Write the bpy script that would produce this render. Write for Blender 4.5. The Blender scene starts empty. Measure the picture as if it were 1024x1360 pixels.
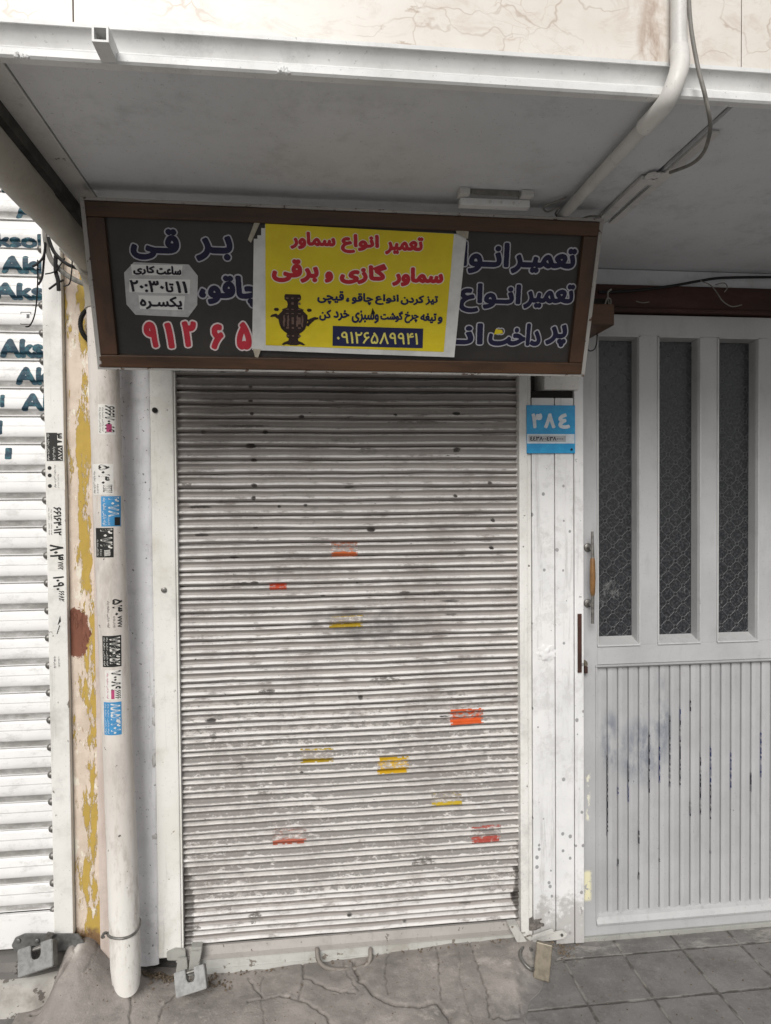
import bpy, bmesh, math, random
import numpy as np
from mathutils import Vector, Matrix
random.seed(7)
SC = bpy.context.scene
COL = SC.collection
R = math.radians

# ------------------------------------------------------------------ camera, sky, sun, exposure
YAW, PITCH, ROLL, FPX = R(6.69), R(1.31), R(.478), 930.0
CAMP = Vector((0, -2.45, 1.62))
_f = Vector((math.sin(YAW)*math.cos(PITCH), math.cos(YAW)*math.cos(PITCH), -math.sin(PITCH)))
_r = Vector((math.cos(YAW), -math.sin(YAW), 0))
_d = _f.cross(_r)
CR = math.cos(ROLL)*_r + math.sin(ROLL)*_d
CD = -math.sin(ROLL)*_r + math.cos(ROLL)*_d
cam = bpy.data.cameras.new('camera')
camo = bpy.data.objects.new('camera', cam); COL.objects.link(camo)
cam.sensor_fit = 'VERTICAL'; cam.sensor_height = 36; cam.lens = FPX/1360*36
cam.clip_start = .02; cam.clip_end = 2000
camo.matrix_world = Matrix(((CR.x, -CD.x, -_f.x, CAMP.x), (CR.y, -CD.y, -_f.y, CAMP.y), (CR.z, -CD.z, -_f.z, CAMP.z), (0, 0, 0, 1)))
SC.camera = camo

SUN_EL, SUN_AZ = R(35), R(-16)      # azimuth measured from the street side, negative = from the left
w = bpy.data.worlds.new('World'); SC.world = w; w.use_nodes = True
nt = w.node_tree
sky = nt.nodes.new('ShaderNodeTexSky'); sky.sky_type = 'NISHITA'; sky.sun_disc = False
sky.sun_elevation = SUN_EL; sky.sun_rotation = math.pi+SUN_AZ*-1
sky.dust_density = 3; sky.air_density = 1
hs = nt.nodes.new('ShaderNodeHueSaturation'); hs.inputs['Saturation'].default_value = .35
nt.links.new(sky.outputs[0], hs.inputs['Color'])
nt.links.new(hs.outputs[0], nt.nodes['Background'].inputs[0])
nt.nodes['Background'].inputs[1].default_value = .05
sl = bpy.data.lights.new('sun', 'SUN'); sl.energy = 1.5; sl.angle = R(28); sl.color = (1, .985, .955)
so = bpy.data.objects.new('sun', sl); COL.objects.link(so)
sd = Vector((math.sin(SUN_AZ)*math.cos(SUN_EL), -math.cos(SUN_AZ)*math.cos(SUN_EL), math.sin(SUN_EL)))
so.rotation_euler = sd.to_track_quat('Z', 'Y').to_euler(); so.location = sd*20
SC.view_settings.view_transform = 'Standard'; SC.view_settings.look = 'None'
SC.view_settings.gamma = 1; SC.view_settings.exposure = .78
SC.view_settings.use_curve_mapping = False

# ------------------------------------------------------------------ measuring helpers: a pixel of the 1024x1360 photo onto a real plane
def ray(x, y): return _f + CR*((x-512)/FPX) + CD*((y-680)/FPX)
def P(x, y, Y=0.):
    v = ray(x, y); return CAMP + v*((Y-CAMP.y)/v.y)
def PZ(x, y, Z):
    v = ray(x, y); return CAMP + v*((Z-CAMP.z)/v.z)

# ------------------------------------------------------------------ object helpers
def tag(o, label=None, cat=None, group=None, kind=None):
    if label: o['label'] = label
    if cat: o['category'] = cat
    if group: o['group'] = group
    if kind: o['kind'] = kind
    return o
def thing(name, label, cat, loc, group=None):
    o = bpy.data.objects.new(name, None); COL.objects.link(o)
    o.location = loc; o.empty_display_size = .1
    o.matrix_basis = Matrix.Translation(Vector(loc))
    return tag(o, label, cat, group)
class MB:
    def __init__(s): s.v = []; s.f = []; s.mi = []
    def quad(s, a, b, c, d, m=0):
        n = len(s.v); s.v += [tuple(a), tuple(b), tuple(c), tuple(d)]; s.f.append((n, n+1, n+2, n+3)); s.mi.append(m)
    def box(s, x0, x1, y0, y1, z0, z1, m=0, bev=0, M=None):
        if bev > 0:
            bm = bmesh.new(); bmesh.ops.create_cube(bm, size=1)
            for v in bm.verts: v.co = Vector(((x0+x1)/2+v.co.x*(x1-x0), (y0+y1)/2+v.co.y*(y1-y0), (z0+z1)/2+v.co.z*(z1-z0)))
            bmesh.ops.bevel(bm, geom=bm.edges[:], offset=bev, segments=2, affect='EDGES', profile=.6)
            s.bm(bm, m, M); return
        p = [Vector((x, y, z)) for z in (z0, z1) for y in (y0, y1) for x in (x0, x1)]
        if M: p = [M @ q for q in p]
        n = len(s.v); s.v += [tuple(q) for q in p]
        for f in ((0, 2, 3, 1), (4, 5, 7, 6), (0, 1, 5, 4), (2, 6, 7, 3), (0, 4, 6, 2), (1, 3, 7, 5)):
            s.f.append(tuple(n+i for i in f)); s.mi.append(m)
    def bm(s, bm, m=0, M=None):
        n = len(s.v); bm.verts.index_update()
        s.v += [tuple(M @ v.co if M else v.co) for v in bm.verts]
        for f in bm.faces: s.f.append(tuple(n+v.index for v in f.verts)); s.mi.append(m)
        bm.free()
    def prism(s, poly, axis, a0, a1, m=0, M=None, bev=0):
        # poly in the two other axes, extruded along axis from a0 to a1
        bm = bmesh.new()
        def mk(p, a): return {'x': (a, p[0], p[1]), 'y': (p[0], a, p[1]), 'z': (p[0], p[1], a)}[axis]
        A = [bm.verts.new(mk(p, a0)) for p in poly]; B = [bm.verts.new(mk(p, a1)) for p in poly]
        bm.faces.new(A); bm.faces.new(B[::-1]); k = len(poly)
        for i in range(k): bm.faces.new((A[i], B[i], B[(i+1) % k], A[(i+1) % k]))
        bmesh.ops.recalc_face_normals(bm, faces=bm.faces[:])
        if bev: bmesh.ops.bevel(bm, geom=bm.edges[:], offset=bev, segments=2, affect='EDGES')
        s.bm(bm, m, M)
    def tube(s, pts, r, k=12, m=0, cap=True):
        pts = [Vector(p) for p in pts]; n0 = len(s.v); prev = None
        rs = r if isinstance(r, (list, tuple)) else [r]*len(pts)
        for i, p in enumerate(pts):
            t = (pts[min(i+1, len(pts)-1)]-pts[max(i-1, 0)]).normalized()
            if prev is None: u = t.orthogonal().normalized()
            else: u = (prev - t*prev.dot(t)).normalized()
            prev = u; v = t.cross(u)
            for j in range(k):
                a = 2*math.pi*j/k; s.v.append(tuple(p+(u*math.cos(a)+v*math.sin(a))*rs[i]))
        for i in range(len(pts)-1):
            for j in range(k):
                a, b = n0+i*k+j, n0+i*k+(j+1) % k
                s.f.append((a, b, b+k, a+k)); s.mi.append(m)
        if cap:
            s.f.append(tuple(n0+j for j in range(k))[::-1]); s.mi.append(m)
            e = n0+(len(pts)-1)*k
            s.f.append(tuple(e+j for j in range(k))); s.mi.append(m)
    def build(s, name, mats, parent=None, smooth=False, label=None):
        me = bpy.data.meshes.new(name); me.from_pydata(s.v, [], s.f)
        if not isinstance(mats, (list, tuple)): mats = [mats]
        for q in mats: me.materials.append(q.m if isinstance(q, Mat) else q)
        if len(mats) > 1: me.polygons.foreach_set('material_index', s.mi)
        if smooth:
            me.polygons.foreach_set('use_smooth', [True]*len(s.f))
            try: me.set_sharp_from_angle(angle=R(smooth if smooth is not True else 40))
            except Exception: pass
        me.update()
        o = bpy.data.objects.new(name, me); COL.objects.link(o)
        if parent is not None: attach(o, parent)
        if label: o['label'] = label
        return o
def wloc(p):
    m = p.matrix_basis.copy(); q = p
    while q.parent: m = q.parent.matrix_basis @ q.matrix_parent_inverse @ m; q = q.parent
    return m
def attach(o, p):
    o.parent = p; o.matrix_parent_inverse = wloc(p).inverted()
def smooth_path(pts, n=8):
    pts = [Vector(p) for p in pts]; out = []
    q = [pts[0]]+pts+[pts[-1]]
    for i in range(1, len(q)-2):
        a, b, c, d = q[i-1:i+3]
        for k in range(n):
            t = k/n
            out.append(.5*((2*b)+(c-a)*t+(2*a-5*b+4*c-d)*t*t+(3*b-a-3*c+d)*t**3))
    out.append(pts[-1]); return out

# ------------------------------------------------------------------ material helpers
class Mat:
    def __init__(s, name, rough=.6, spec=.4, metal=0.):
        s.m = bpy.data.materials.new(name); s.m.use_nodes = True; s.nt = s.m.node_tree
        s.b = s.nt.nodes['Principled BSDF']
        s.b.inputs['Roughness'].default_value = rough; s.b.inputs['Metallic'].default_value = metal
        s.b.inputs['Specular IOR Level'].default_value = spec
        tc = s.nt.nodes.new('ShaderNodeTexCoord'); s.obj = tc.outputs['Object']
        s.xyz = None; s.h = None
    def n(s, t): return s.nt.nodes.new(t)
    def l(s, a, b): s.nt.links.new(a, b)
    def setin(s, i, v):
        if isinstance(v, bpy.types.NodeSocket): s.l(v, i)
        elif isinstance(v, (tuple, list)) and len(v) == 3 and i.type == 'RGBA': i.default_value = (*v, 1)
        else: i.default_value = v
    def math(s, op, a, b=0., c=0., clamp=False):
        q = s.n('ShaderNodeMath'); q.operation = op; q.use_clamp = clamp
        s.setin(q.inputs[0], a); s.setin(q.inputs[1], b); s.setin(q.inputs[2], c); return q.outputs[0]
    def mapped(s, sc=(1, 1, 1), loc=(0, 0, 0), rot=(0, 0, 0)):
        q = s.n('ShaderNodeMapping'); s.l(s.obj, q.inputs[0])
        q.inputs['Scale'].default_value = sc; q.inputs['Location'].default_value = loc; q.inputs['Rotation'].default_value = rot
        return q.outputs[0]
    def noise(s, scale, detail=4, rough=.55, sc=(1, 1, 1), loc=(0, 0, 0), dist=0.):
        q = s.n('ShaderNodeTexNoise'); s.l(s.mapped(sc, loc), q.inputs['Vector'])
        q.inputs['Scale'].default_value = scale; q.inputs['Detail'].default_value = detail
        q.inputs['Roughness'].default_value = rough; q.inputs['Distortion'].default_value = dist
        return q.outputs[0]
    def voro(s, scale, feature='F1', sc=(1, 1, 1), loc=(0, 0, 0), vec=None):
        q = s.n('ShaderNodeTexVoronoi'); q.feature = feature
        s.l(vec if vec is not None else s.mapped(sc, loc), q.inputs['Vector']); q.inputs['Scale'].default_value = scale
        return q.outputs['Distance']
    def step(s, v, a, b):
        q = s.n('ShaderNodeMapRange'); q.interpolation_type = 'SMOOTHSTEP'; q.clamp = True
        s.setin(q.inputs[0], v); q.inputs[1].default_value = a; q.inputs[2].default_value = b
        q.inputs[3].default_value = 0; q.inputs[4].default_value = 1; return q.outputs[0]
    def mix(s, f, a, b):
        q = s.n('ShaderNodeMix'); q.data_type = 'RGBA'
        s.setin(q.inputs[0], f); s.setin(q.inputs[6], a); s.setin(q.inputs[7], b); return q.outputs[2]
    def sep(s):
        if s.xyz is None:
            q = s.n('ShaderNodeSeparateXYZ'); s.l(s.obj, q.inputs[0]); s.xyz = q.outputs
        return s.xyz
    def attr(s, name):
        q = s.n('ShaderNodeAttribute'); q.attribute_name = name; return q.outputs['Fac']
    def box(s, x0, x1, z0, z1, soft=.02):
        X, _, Z = s.sep()
        a = s.math('MULTIPLY', s.step(X, x0-soft, x0+soft), s.step(X, x1+soft, x1-soft))
        b = s.math('MULTIPLY', s.step(Z, z0-soft, z0+soft), s.step(Z, z1+soft, z1-soft))
        return s.math('MULTIPLY', a, b)
    def spot(s, x, z, rx, rz):
        X, _, Z = s.sep()
        a = s.math('POWER', s.math('DIVIDE', s.math('SUBTRACT', X, x), rx), 2.)
        b = s.math('POWER', s.math('DIVIDE', s.math('SUBTRACT', Z, z), rz), 2.)
        return s.step(s.math('ADD', a, b), 1., 0.)
    def bump(s, h, strength=.3, dist=.002):
        q = s.n('ShaderNodeBump'); q.inputs['Strength'].default_value = strength; q.inputs['Distance'].default_value = dist
        s.setin(q.inputs['Height'], h)
        if s.h is not None: s.l(s.h, q.inputs['Normal'])
        s.h = q.outputs[0]; s.l(s.h, s.b.inputs['Normal'])
    def col(s, c): s.setin(s.b.inputs['Base Color'], c); return s
    def rough(s, v): s.setin(s.b.inputs['Roughness'], v)
def paint(name, c, c2=None, rough=.5, chips=None, dirt=None, grain=90, streak=None, bumpy=.25, metal=0., big=2.5, chip_th=.68, chip_sc=22, drip=.30):
    """old painted surface: two tones in patches, chips, streaky grime, fine bump"""
    m = Mat(name, rough, .4, metal); c2 = c2 or tuple(v*.86 for v in c)
    k = m.mix(m.step(m.noise(big, 5, .6), .35, .68), c, c2)
    k = m.mix(m.math('MULTIPLY', m.step(m.noise(grain*.35, 6, .7), .5, .75), .35), k, tuple(v*.78 for v in c))
    if streak: k = m.mix(m.math('MULTIPLY', m.step(m.noise(14, 5, .65, sc=(1, 1, .06)), .52, .72), streak[1]), k, streak[0])
    if dirt: k = m.mix(m.math('MULTIPLY', m.step(m.noise(5, 8, .72), .50, .72), dirt[1]), k, dirt[0])
    if chips:
        msk = m.step(m.noise(chip_sc, 5, .6), chip_th, chip_th+.025)
        k = m.mix(msk, k, chips); m.bump(m.math('SUBTRACT', 1., msk), .5, .001)
    k = m.mix(m.math('MULTIPLY', m.step(m.noise(130, 4, .65), .635, .70), .55), k, tuple(v*.35 for v in c))
    k = m.mix(m.math('MULTIPLY', m.step(m.noise(3.5, 9, .8, loc=(7, 3, 1)), .50, .66), .38), k, tuple(v*.48 for v in c))
    k = m.mix(m.math('MULTIPLY', m.step(m.noise(30, 7, .75, sc=(1, 1, .05), loc=(1, 5, 0)), .56, .68), drip), k, tuple(v*.42 for v in c))
    m.col(k); m.bump(m.noise(grain, 4, .6), bumpy, .0012)
    m.rough(m.math('ADD', rough-.1, m.math('MULTIPLY', m.noise(9, 4), .25)))
    return m
def flat(name, c, rough=.6, spec=.3, var=.15, sc=40, metal=0.):
    m = Mat(name, rough, spec, metal)
    m.col(m.mix(m.step(m.noise(sc, 5, .65), .35, .7), c, tuple(v*(1-var) for v in c))); return m

# ------------------------------------------------------------------ lettering: outlines of the built-in font -> masks -> thin meshes
FORMS = {'ا': (0xFE8D, 0xFE8E), 'ب': (0xFE8F,), 'پ': (0xFB56,), 'ت': (0xFE95,), 'ج': (0xFE9D,), 'چ': (0xFB7A,), 'خ': (0xFEA5,), 'ح': (0xFEA1,),
         'د': (0xFEA9, 0xFEAA), 'ر': (0xFEAD, 0xFEAE), 'ز': (0xFEAF, 0xFEB0), 'س': (0xFEB1,), 'ش': (0xFEB5,), 'ع': (0xFEC9,), 'غ': (0xFECD,), 'ف': (0xFED1,),
         'ق': (0xFED5,), 'ک': (0xFB8E,), 'گ': (0xFB92,), 'م': (0xFEE1,), 'ن': (0xFEE5,), 'و': (0xFEED, 0xFEEE), 'ه': (0xFEE9,), 'ی': (0xFBFC,), 'ل': (0xFEDD,)}
def shape(s):
    if not any(c in FORMS for c in s): return s
    out = []
    for i, c in enumerate(s):
        if c not in FORMS: out.append(c); continue
        f = FORMS[c]; p = s[i-1] if i else ' '; nx = s[i+1] if i+1 < len(s) else ' '
        pj = p == 'ـ' or (p in FORMS and len(FORMS[p]) == 1)
        nj = (nx in FORMS or nx == 'ـ') and len(f) == 1
        idx = (3 if nj else 1) if pj else (2 if nj else 0)
        out.append(chr(f[idx]) if len(f) == 2 else chr(f[0]+idx))
    return ''.join(out[::-1])
_pc = {}
def text_polys(s):
    if s in _pc: return _pc[s]
    cu = bpy.data.curves.new('tmp', 'FONT'); cu.body = shape(s); cu.size = 1
    o = bpy.data.objects.new('tmp', cu); COL.objects.link(o)
    bpy.context.view_layer.update()
    c2 = o.to_curve(bpy.context.evaluated_depsgraph_get()); polys = []
    for sp in c2.splines:
        b = sp.bezier_points; pl = []
        if len(b) < 2: continue
        for i in range(len(b)):
            p, q = b[i], b[(i+1) % len(b)]
            for k in range(6):
                t = k/6; u = 1-t
                v = p.co*u**3+p.handle_right*3*u*u*t+q.handle_left*3*u*t*t+q.co*t**3
                pl.append((v.x, v.y))
        polys.append(np.array(pl))
    o.to_curve_clear(); bpy.data.objects.remove(o); bpy.data.curves.remove(cu)
    _pc[s] = polys; return polys
def raster(polys, nx, ny, pad, box=None):
    """non-zero winding fill of polygons fitted into an ny x nx grid; row 0 is the bottom"""
    al = np.concatenate(polys); lo, hi = (al.min(0), al.max(0)) if box is None else (np.array(box[0]), np.array(box[1]))
    sc = np.array([max(nx-2*pad, 1), max(ny-2*pad, 1)])/np.maximum(hi-lo, 1e-6)
    E = []
    for p in polys:
        q = (p-lo)*sc+pad; E.append(np.concatenate([q, np.roll(q, -1, 0)], 1))
    E = np.concatenate(E); m = np.zeros((ny, nx), bool)
    for r in range(ny):
        y = r+.5
        up = (E[:, 1] <= y) & (E[:, 3] > y); dn = (E[:, 3] <= y) & (E[:, 1] > y)
        sel = up | dn
        if not sel.any(): continue
        e = E[sel]; x = e[:, 0]+(y-e[:, 1])*(e[:, 2]-e[:, 0])/(e[:, 3]-e[:, 1]); s = np.where(up[sel], 1, -1)
        od = np.argsort(x); x = x[od]; wn = np.cumsum(s[od])
        for i in range(len(x)-1):
            if wn[i] != 0:
                a, b = int(round(x[i])), int(round(x[i+1]))
                m[r, max(a, 0):max(b, 0)] = True
    return m
def dilate(m, k):
    if k <= 0: return m
    o = m.copy(); h, wd = m.shape
    for dy in range(-k, k+1):
        dx = int(math.sqrt(k*k-dy*dy)+.3)
        src = np.zeros_like(m)
        if dy >= 0: src[dy:] = m[:h-dy]
        else: src[:dy] = m[-dy:]
        acc = src.copy()
        for q in range(1, dx+1):
            acc[:, q:] |= src[:, :-q]; acc[:, :-q] |= src[:, q:]
        o |= acc
    return o
def mask_mesh(mb, m, u0, v0, du, dv, f, mi, merge=True, mx=10**6):
    """runs of the mask as rectangles; f(u, v) gives the point on the surface"""
    op = {}
    def emit(a, b, r0, r1):
        ua, ub, va, vb = u0+a*du, u0+b*du, v0+r0*dv, v0+r1*dv
        mb.quad(f(ua, va), f(ub, va), f(ub, vb), f(ua, vb), mi)
    for r in range(m.shape[0]+1):
        new = {}
        if r < m.shape[0]:
            d = np.diff(np.concatenate([[0], m[r].astype(np.int8), [0]]))
            for a, b in zip(np.where(d == 1)[0], np.where(d == -1)[0]):
                for a_ in range(int(a), int(b), mx):
                    key = (a_, min(a_+mx, int(b)))
                    new[key] = op.pop(key) if merge and key in op and r-op[key] < mx else r
        for (a, b), r0 in op.items(): emit(a, b, r0, r)
        op = new
def letter(mb, s, rect, surf, core, halo=None, bold=.05, hw=.06, res=.0007, rot=0, maxrows=130, lift=(.0006, .0011), merge=True, polys=None, mx=10**6, babs=None):
    """write s into rect = (u0, v0, u1, v1) of a surface surf(lift) -> f(u, v)"""
    u0, v0, u1, v1 = rect
    H, W = abs(v1-v0), abs(u1-u0)
    ny = max(12, min(maxrows, int(H/res))); nx = max(6, int(W/H*ny))
    pl = polys or text_polys(s)
    al = np.concatenate(pl); eh = max(.15, np.ptp(al[:, 1])); ref = nx if rot else (ny/eh*.95 if babs is None else babs/(H/ny))
    b = int(round(bold*ref)); h = max(1, int(round(hw*ref))) if halo is not None else 0
    if rot: pl = [np.stack([-p[:, 1]*rot, p[:, 0]*rot], 1) for p in pl]
    m = dilate(raster(pl, nx, ny, b+h), b)
    if halo is not None: mask_mesh(mb, dilate(m, h), u0, v0, W/nx, H/ny, surf(lift[0]), halo, merge, mx)
    mask_mesh(mb, m, u0, v0, W/nx, H/ny, surf(lift[1]), core, merge, mx)

# ------------------------------------------------------------------ materials
WHITE = (.72, .70, .66)
m_white = paint('white_gloss_paint', (.74, .73, .70), (.66, .65, .61), .45, chips=(.16, .14, .12), dirt=((.42, .40, .36), .5), chip_th=.685, chip_sc=34)
m_rail = paint('cream_rail_paint', (.74, .73, .70), (.66, .645, .59), .45, chips=(.30, .27, .22), dirt=((.45, .41, .33), .5), chip_th=.69, chip_sc=42)
m_plaster = paint('whitewashed_plaster', (.74, .74, .75), (.64, .64, .66), .85, chips=(.12, .11, .11), dirt=((.36, .35, .35), .35), chip_th=.655, chip_sc=75, grain=45, bumpy=1.)
m_fascia = paint('fascia_paint', (.74, .74, .73), (.62, .62, .61), .4, chips=(.30, .27, .24), chip_th=.74, chip_sc=26, dirt=((.45, .44, .42), .35), drip=0)
m_soffit = paint('soffit_paint', (.62, .63, .645), (.55, .56, .575), .6, grain=40, bumpy=.1, big=1.2, dirt=((.40, .39, .38), .35), drip=0)
m_trim = paint('soffit_trim_paint', (.60, .59, .57), (.50, .49, .47), .55, chips=(.16, .15, .14), chip_th=.72)
m_edge = paint('weathered_sign_edge', (.40, .385, .365), (.30, .285, .265), .55, chips=(.10, .06, .04), chip_th=.60, chip_sc=40)
m_dark = flat('dark_recess', (.02, .018, .016), .9)
m_steel = flat('worn_steel', (.22, .21, .195), .42, .5, .45, 60, .5)
m_lockgrey = flat('grey_lock_steel', (.17, .17, .165), .42, .5, .4, 50, .25)
m_hasp = paint('grey_hasp_paint', (.36, .36, .33), (.26, .26, .24), .6, chips=(.14, .12, .10), chip_th=.66, chip_sc=60)
m_hasplight = paint('pale_hasp_paint', (.58, .57, .54), (.46, .45, .42), .55, chips=(.2, .17, .14), chip_th=.62, chip_sc=60)
m_brass = flat('tarnished_brass', (.20, .172, .13), .45, .5, .35, 50, .4)
m_black = flat('black_rubber', (.012, .012, .012), .55)
m_cable = flat('dusty_grey_cable', (.22, .21, .19), .6, .3, .4, 30)
m_wood = Mat('varnished_brown_wood', .45, .4)
m_wood.col(m_wood.mix(m_wood.step(m_wood.noise(18, 6, .65, sc=(.12, 1, 1)), .35, .7), (.095, .045, .021), (.04, .022, .012)))
m_wood.bump(m_wood.noise(60, 4, .6, sc=(.1, 1, 1)), .3, .001)
m_woodv = Mat('varnished_brown_wood_upright', .45, .4)
m_woodv.col(m_woodv.mix(m_woodv.step(m_woodv.noise(18, 6, .65, sc=(1, 1, .12)), .35, .7), (.075, .037, .02), (.035, .02, .012)))
m_lintel = Mat('dark_red_lintel', .6, .3)
m_lintel.col(m_lintel.mix(m_lintel.step(m_lintel.noise(10, 6, .7, sc=(.3, 1, 1)), .4, .7), (.062, .026, .019), (.028, .014, .011)))
m_lintel.bump(m_lintel.noise(25, 5, .6, sc=(.2, 1, 1)), .4, .003)

# roller curtain
m = m_curtain = Mat('weathered_curtain_paint', .42, .45)
t = m.attr('slat'); X, Yv, Z = m.sep()
k = m.mix(m.step(m.noise(3, 5, .6, sc=(.6, 1, 2)), .35, .7), (.325, .298, .28), (.245, .222, .207))
k = m.mix(m.math('MULTIPLY', m.step(m.noise(18, 8, .75, sc=(.12, 1, 2.2), loc=(2, 2, 2)), .48, .66), .45), k, (.22, .20, .185))
ridge = m.math('MULTIPLY', m.step(t, .55, .62), m.step(t, .80, .72))  # white paint left on ridges, confined to the upper slopes as a painted highlight
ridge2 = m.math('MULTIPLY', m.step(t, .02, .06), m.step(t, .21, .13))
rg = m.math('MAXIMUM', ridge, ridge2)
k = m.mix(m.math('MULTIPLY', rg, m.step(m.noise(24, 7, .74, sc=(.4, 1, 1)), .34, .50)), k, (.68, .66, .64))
# flaked band across the face of each slat, strongest in the middle and lower rows
nf = m.noise(52, 9, .78, sc=(.55, 1, 1.2), dist=.3)
band = m.math('MULTIPLY', m.step(t, .16, .30), m.step(t, .80, .58))
zone = m.math('MULTIPLY', m.step(Z, .13, .30), m.step(Z, 1.05, .62))
z2 = m.math('ADD', m.math('MULTIPLY', zone, .20), m.math('MULTIPLY', m.math('SUBTRACT', m.noise(4.5, 4, .6, sc=(.7, 1, 1.5), loc=(3, 0, 1)), .5), .35))
k = m.mix(m.math('MULTIPLY', m.step(m.math('ADD', nf, m.math('MULTIPLY', z2, .6)), .54, .60), m.math('MULTIPLY', zone, .9)), k, (.60, .575, .55))
pm = m.math('MULTIPLY', m.step(m.math('ADD', m.noise(60, 9, .78, sc=(.6, 1, 1.1), loc=(6, 1, 3)), m.math('ADD', z2, m.math('MULTIPLY', m.math('SUBTRACT', band, 1.), .3))), .60, .64), band)
k = m.mix(pm, k, m.mix(m.noise(120, 4, .7), (.29, .27, .255), (.17, .155, .145)))
pm2 = m.step(m.noise(30, 7, .72, sc=(.35, 1, 1.4), loc=(5, 2, 7)), .705, .72)
k = m.mix(m.math('MULTIPLY', pm2, .8), k, (.17, .155, .14))
scr = m.step(m.noise(9, 8, .8, sc=(.5, 1, 3.0), loc=(9, 1, 4)), .675, .69)
k = m.mix(m.math('MULTIPLY', scr, .75), k, (.80, .785, .77))
chip = m.math('MAXIMUM', m.step(m.noise(46, 4, .6, sc=(.6, 1, 1.7), loc=(1, 8, 2)), .715, .73), m.step(m.noise(20, 5, .65, sc=(.45, 1, 2.6), loc=(4, 4, 9)), .69, .70))
k = m.mix(chip, k, (.03, .026, .024))
fk = m.attr('flake')
k = m.mix(m.step(m.math('ADD', fk, m.math('MULTIPLY', m.math('MULTIPLY', m.math('SUBTRACT', m.noise(95, 8, .8, sc=(.7, 1, 1)), .5), 3.2), m.step(fk, .0, .25))), .40, .50), k, m.mix(m.step(fk, .55, .85), (.20, .185, .17), (.032, .028, .026)))
k = m.mix(m.math('MULTIPLY', m.step(t, .88, .95), .88), k, (.065, .056, .05))
k = m.mix(m.math('MULTIPLY', m.step(t, .05, .0), .88), k, (.065, .056, .05))
edge = m.math('MULTIPLY', m.math('MAXIMUM', m.step(X, -.345, -.43), m.step(X, .725, .775)), m.step(Z, .55, .2))
k = m.mix(m.math('MULTIPLY', m.step(m.math('ADD', m.math('MULTIPLY', edge, .55), m.noise(12, 6, .72)), .72, .85), .85), k, (.07, .062, .055))
gr = m.math('MULTIPLY', m.step(m.noise(2.6, 9, .8, sc=(1, 1, .8), loc=(2, 5, 8)), .46, .66), .55)
k = m.mix(gr, k, (.21, .185, .17))
sm_ = m.math('MULTIPLY', m.spot(.22, 1.17, .26, .10), m.step(m.noise(10, 8, .75), .36, .60))
k = m.mix(m.math('MULTIPLY', sm_, .7), k, (.12, .11, .105))
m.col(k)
m.bump(m.math('SUBTRACT', 1., m.math('MAXIMUM', pm, chip)), .5, .0008)
m.bump(m.noise(70, 4, .6), .25, .001)
m.rough(m.math('ADD', .40, m.math('MULTIPLY', pm, .3)))

# neighbouring shutter
m = m_lcurtain = Mat('white_neighbour_shutter', .4, .45)
t = m.attr('slat')
k = m.mix(m.step(m.noise(4, 5, .6), .35, .7), (.80, .79, .78), (.72, .71, .70))
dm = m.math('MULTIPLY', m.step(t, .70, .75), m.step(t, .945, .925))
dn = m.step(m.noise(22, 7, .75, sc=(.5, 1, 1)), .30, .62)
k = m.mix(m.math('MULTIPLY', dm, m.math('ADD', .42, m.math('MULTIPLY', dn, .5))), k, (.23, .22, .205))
k = m.mix(m.math('MULTIPLY', m.step(m.noise(24, 9, .8, sc=(.5, 1, 1)), .50, .64), .45), k, (.42, .41, .39))
k = m.mix(m.math('MULTIPLY', m.step(t, .975, .99), .9), k, (.05, .045, .04))
k = m.mix(m.math('MULTIPLY', m.math('MULTIPLY', m.step(t, .35, .335), m.step(t, .315, .33)), .6), k, (.2, .2, .19))
m.col(k); m.bump(m.noise(40, 4, .6), .2, .001)
m_teal = Mat('printed_teal_ink', .5, .3)
m_teal.col(m_teal.mix(m_teal.step(m_teal.noise(40, 5, .7), .45, .65), (.012, .04, .065), (.03, .12, .15)))

# peeling yellow pillar
m = m_yellow = Mat('peeling_yellow_paint', .8, .3)
X, Yv, Z = m.sep()
k = m.mix(m.step(m.noise(9, 6, .7), .35, .7), (.66, .56, .47), (.52, .43, .35))
k = m.mix(m.step(m.noise(26, 6, .75, sc=(1, 1, .5), loc=(4, 0, 0)), .55, .6), k, (.70, .66, .56))
yel = m.math('ADD', m.noise(14, 9, .74, sc=(1.5, 1, .34)), m.math('MULTIPLY', m.spot(-.728, 1.0, .03, 90.), .10))
ym = m.step(yel, .565, .585)
k = m.mix(ym, k, m.mix(m.noise(50, 4, .7), (.50, .345, .075), (.38, .265, .07)))
br = m.math('MULTIPLY', m.step(m.math('ADD', m.spot(-.77, 1.165, .075, .115), m.math('MULTIPLY', m.noise(26, 8, .78, sc=(1, 1, .8)), 2.2)), 1.56, 1.60), 1.)
k = m.mix(br, k, m.mix(m.noise(40, 4), (.23, .095, .06), (.15, .06, .04)))
bt = m.step(m.math('ADD', m.step(Z, .30, .10), m.noise(14, 6, .7)), 1.25, 1.45)
k = m.mix(bt, k, (.20, .12, .06))
k = m.mix(m.step(m.noise(60, 5, .7), .68, .70), k, (.13, .10, .08))
m.col(k); m.bump(ym, .8, .0015); m.bump(m.noise(70, 5, .65), .6, .0015)
m_pink = paint('pinkish_plaster', (.62, .54, .49), (.50, .42, .37), .85, chips=(.16, .13, .11), chip_th=.70, grain=60, bumpy=.6, streak=((.36, .29, .25), .5))

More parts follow.
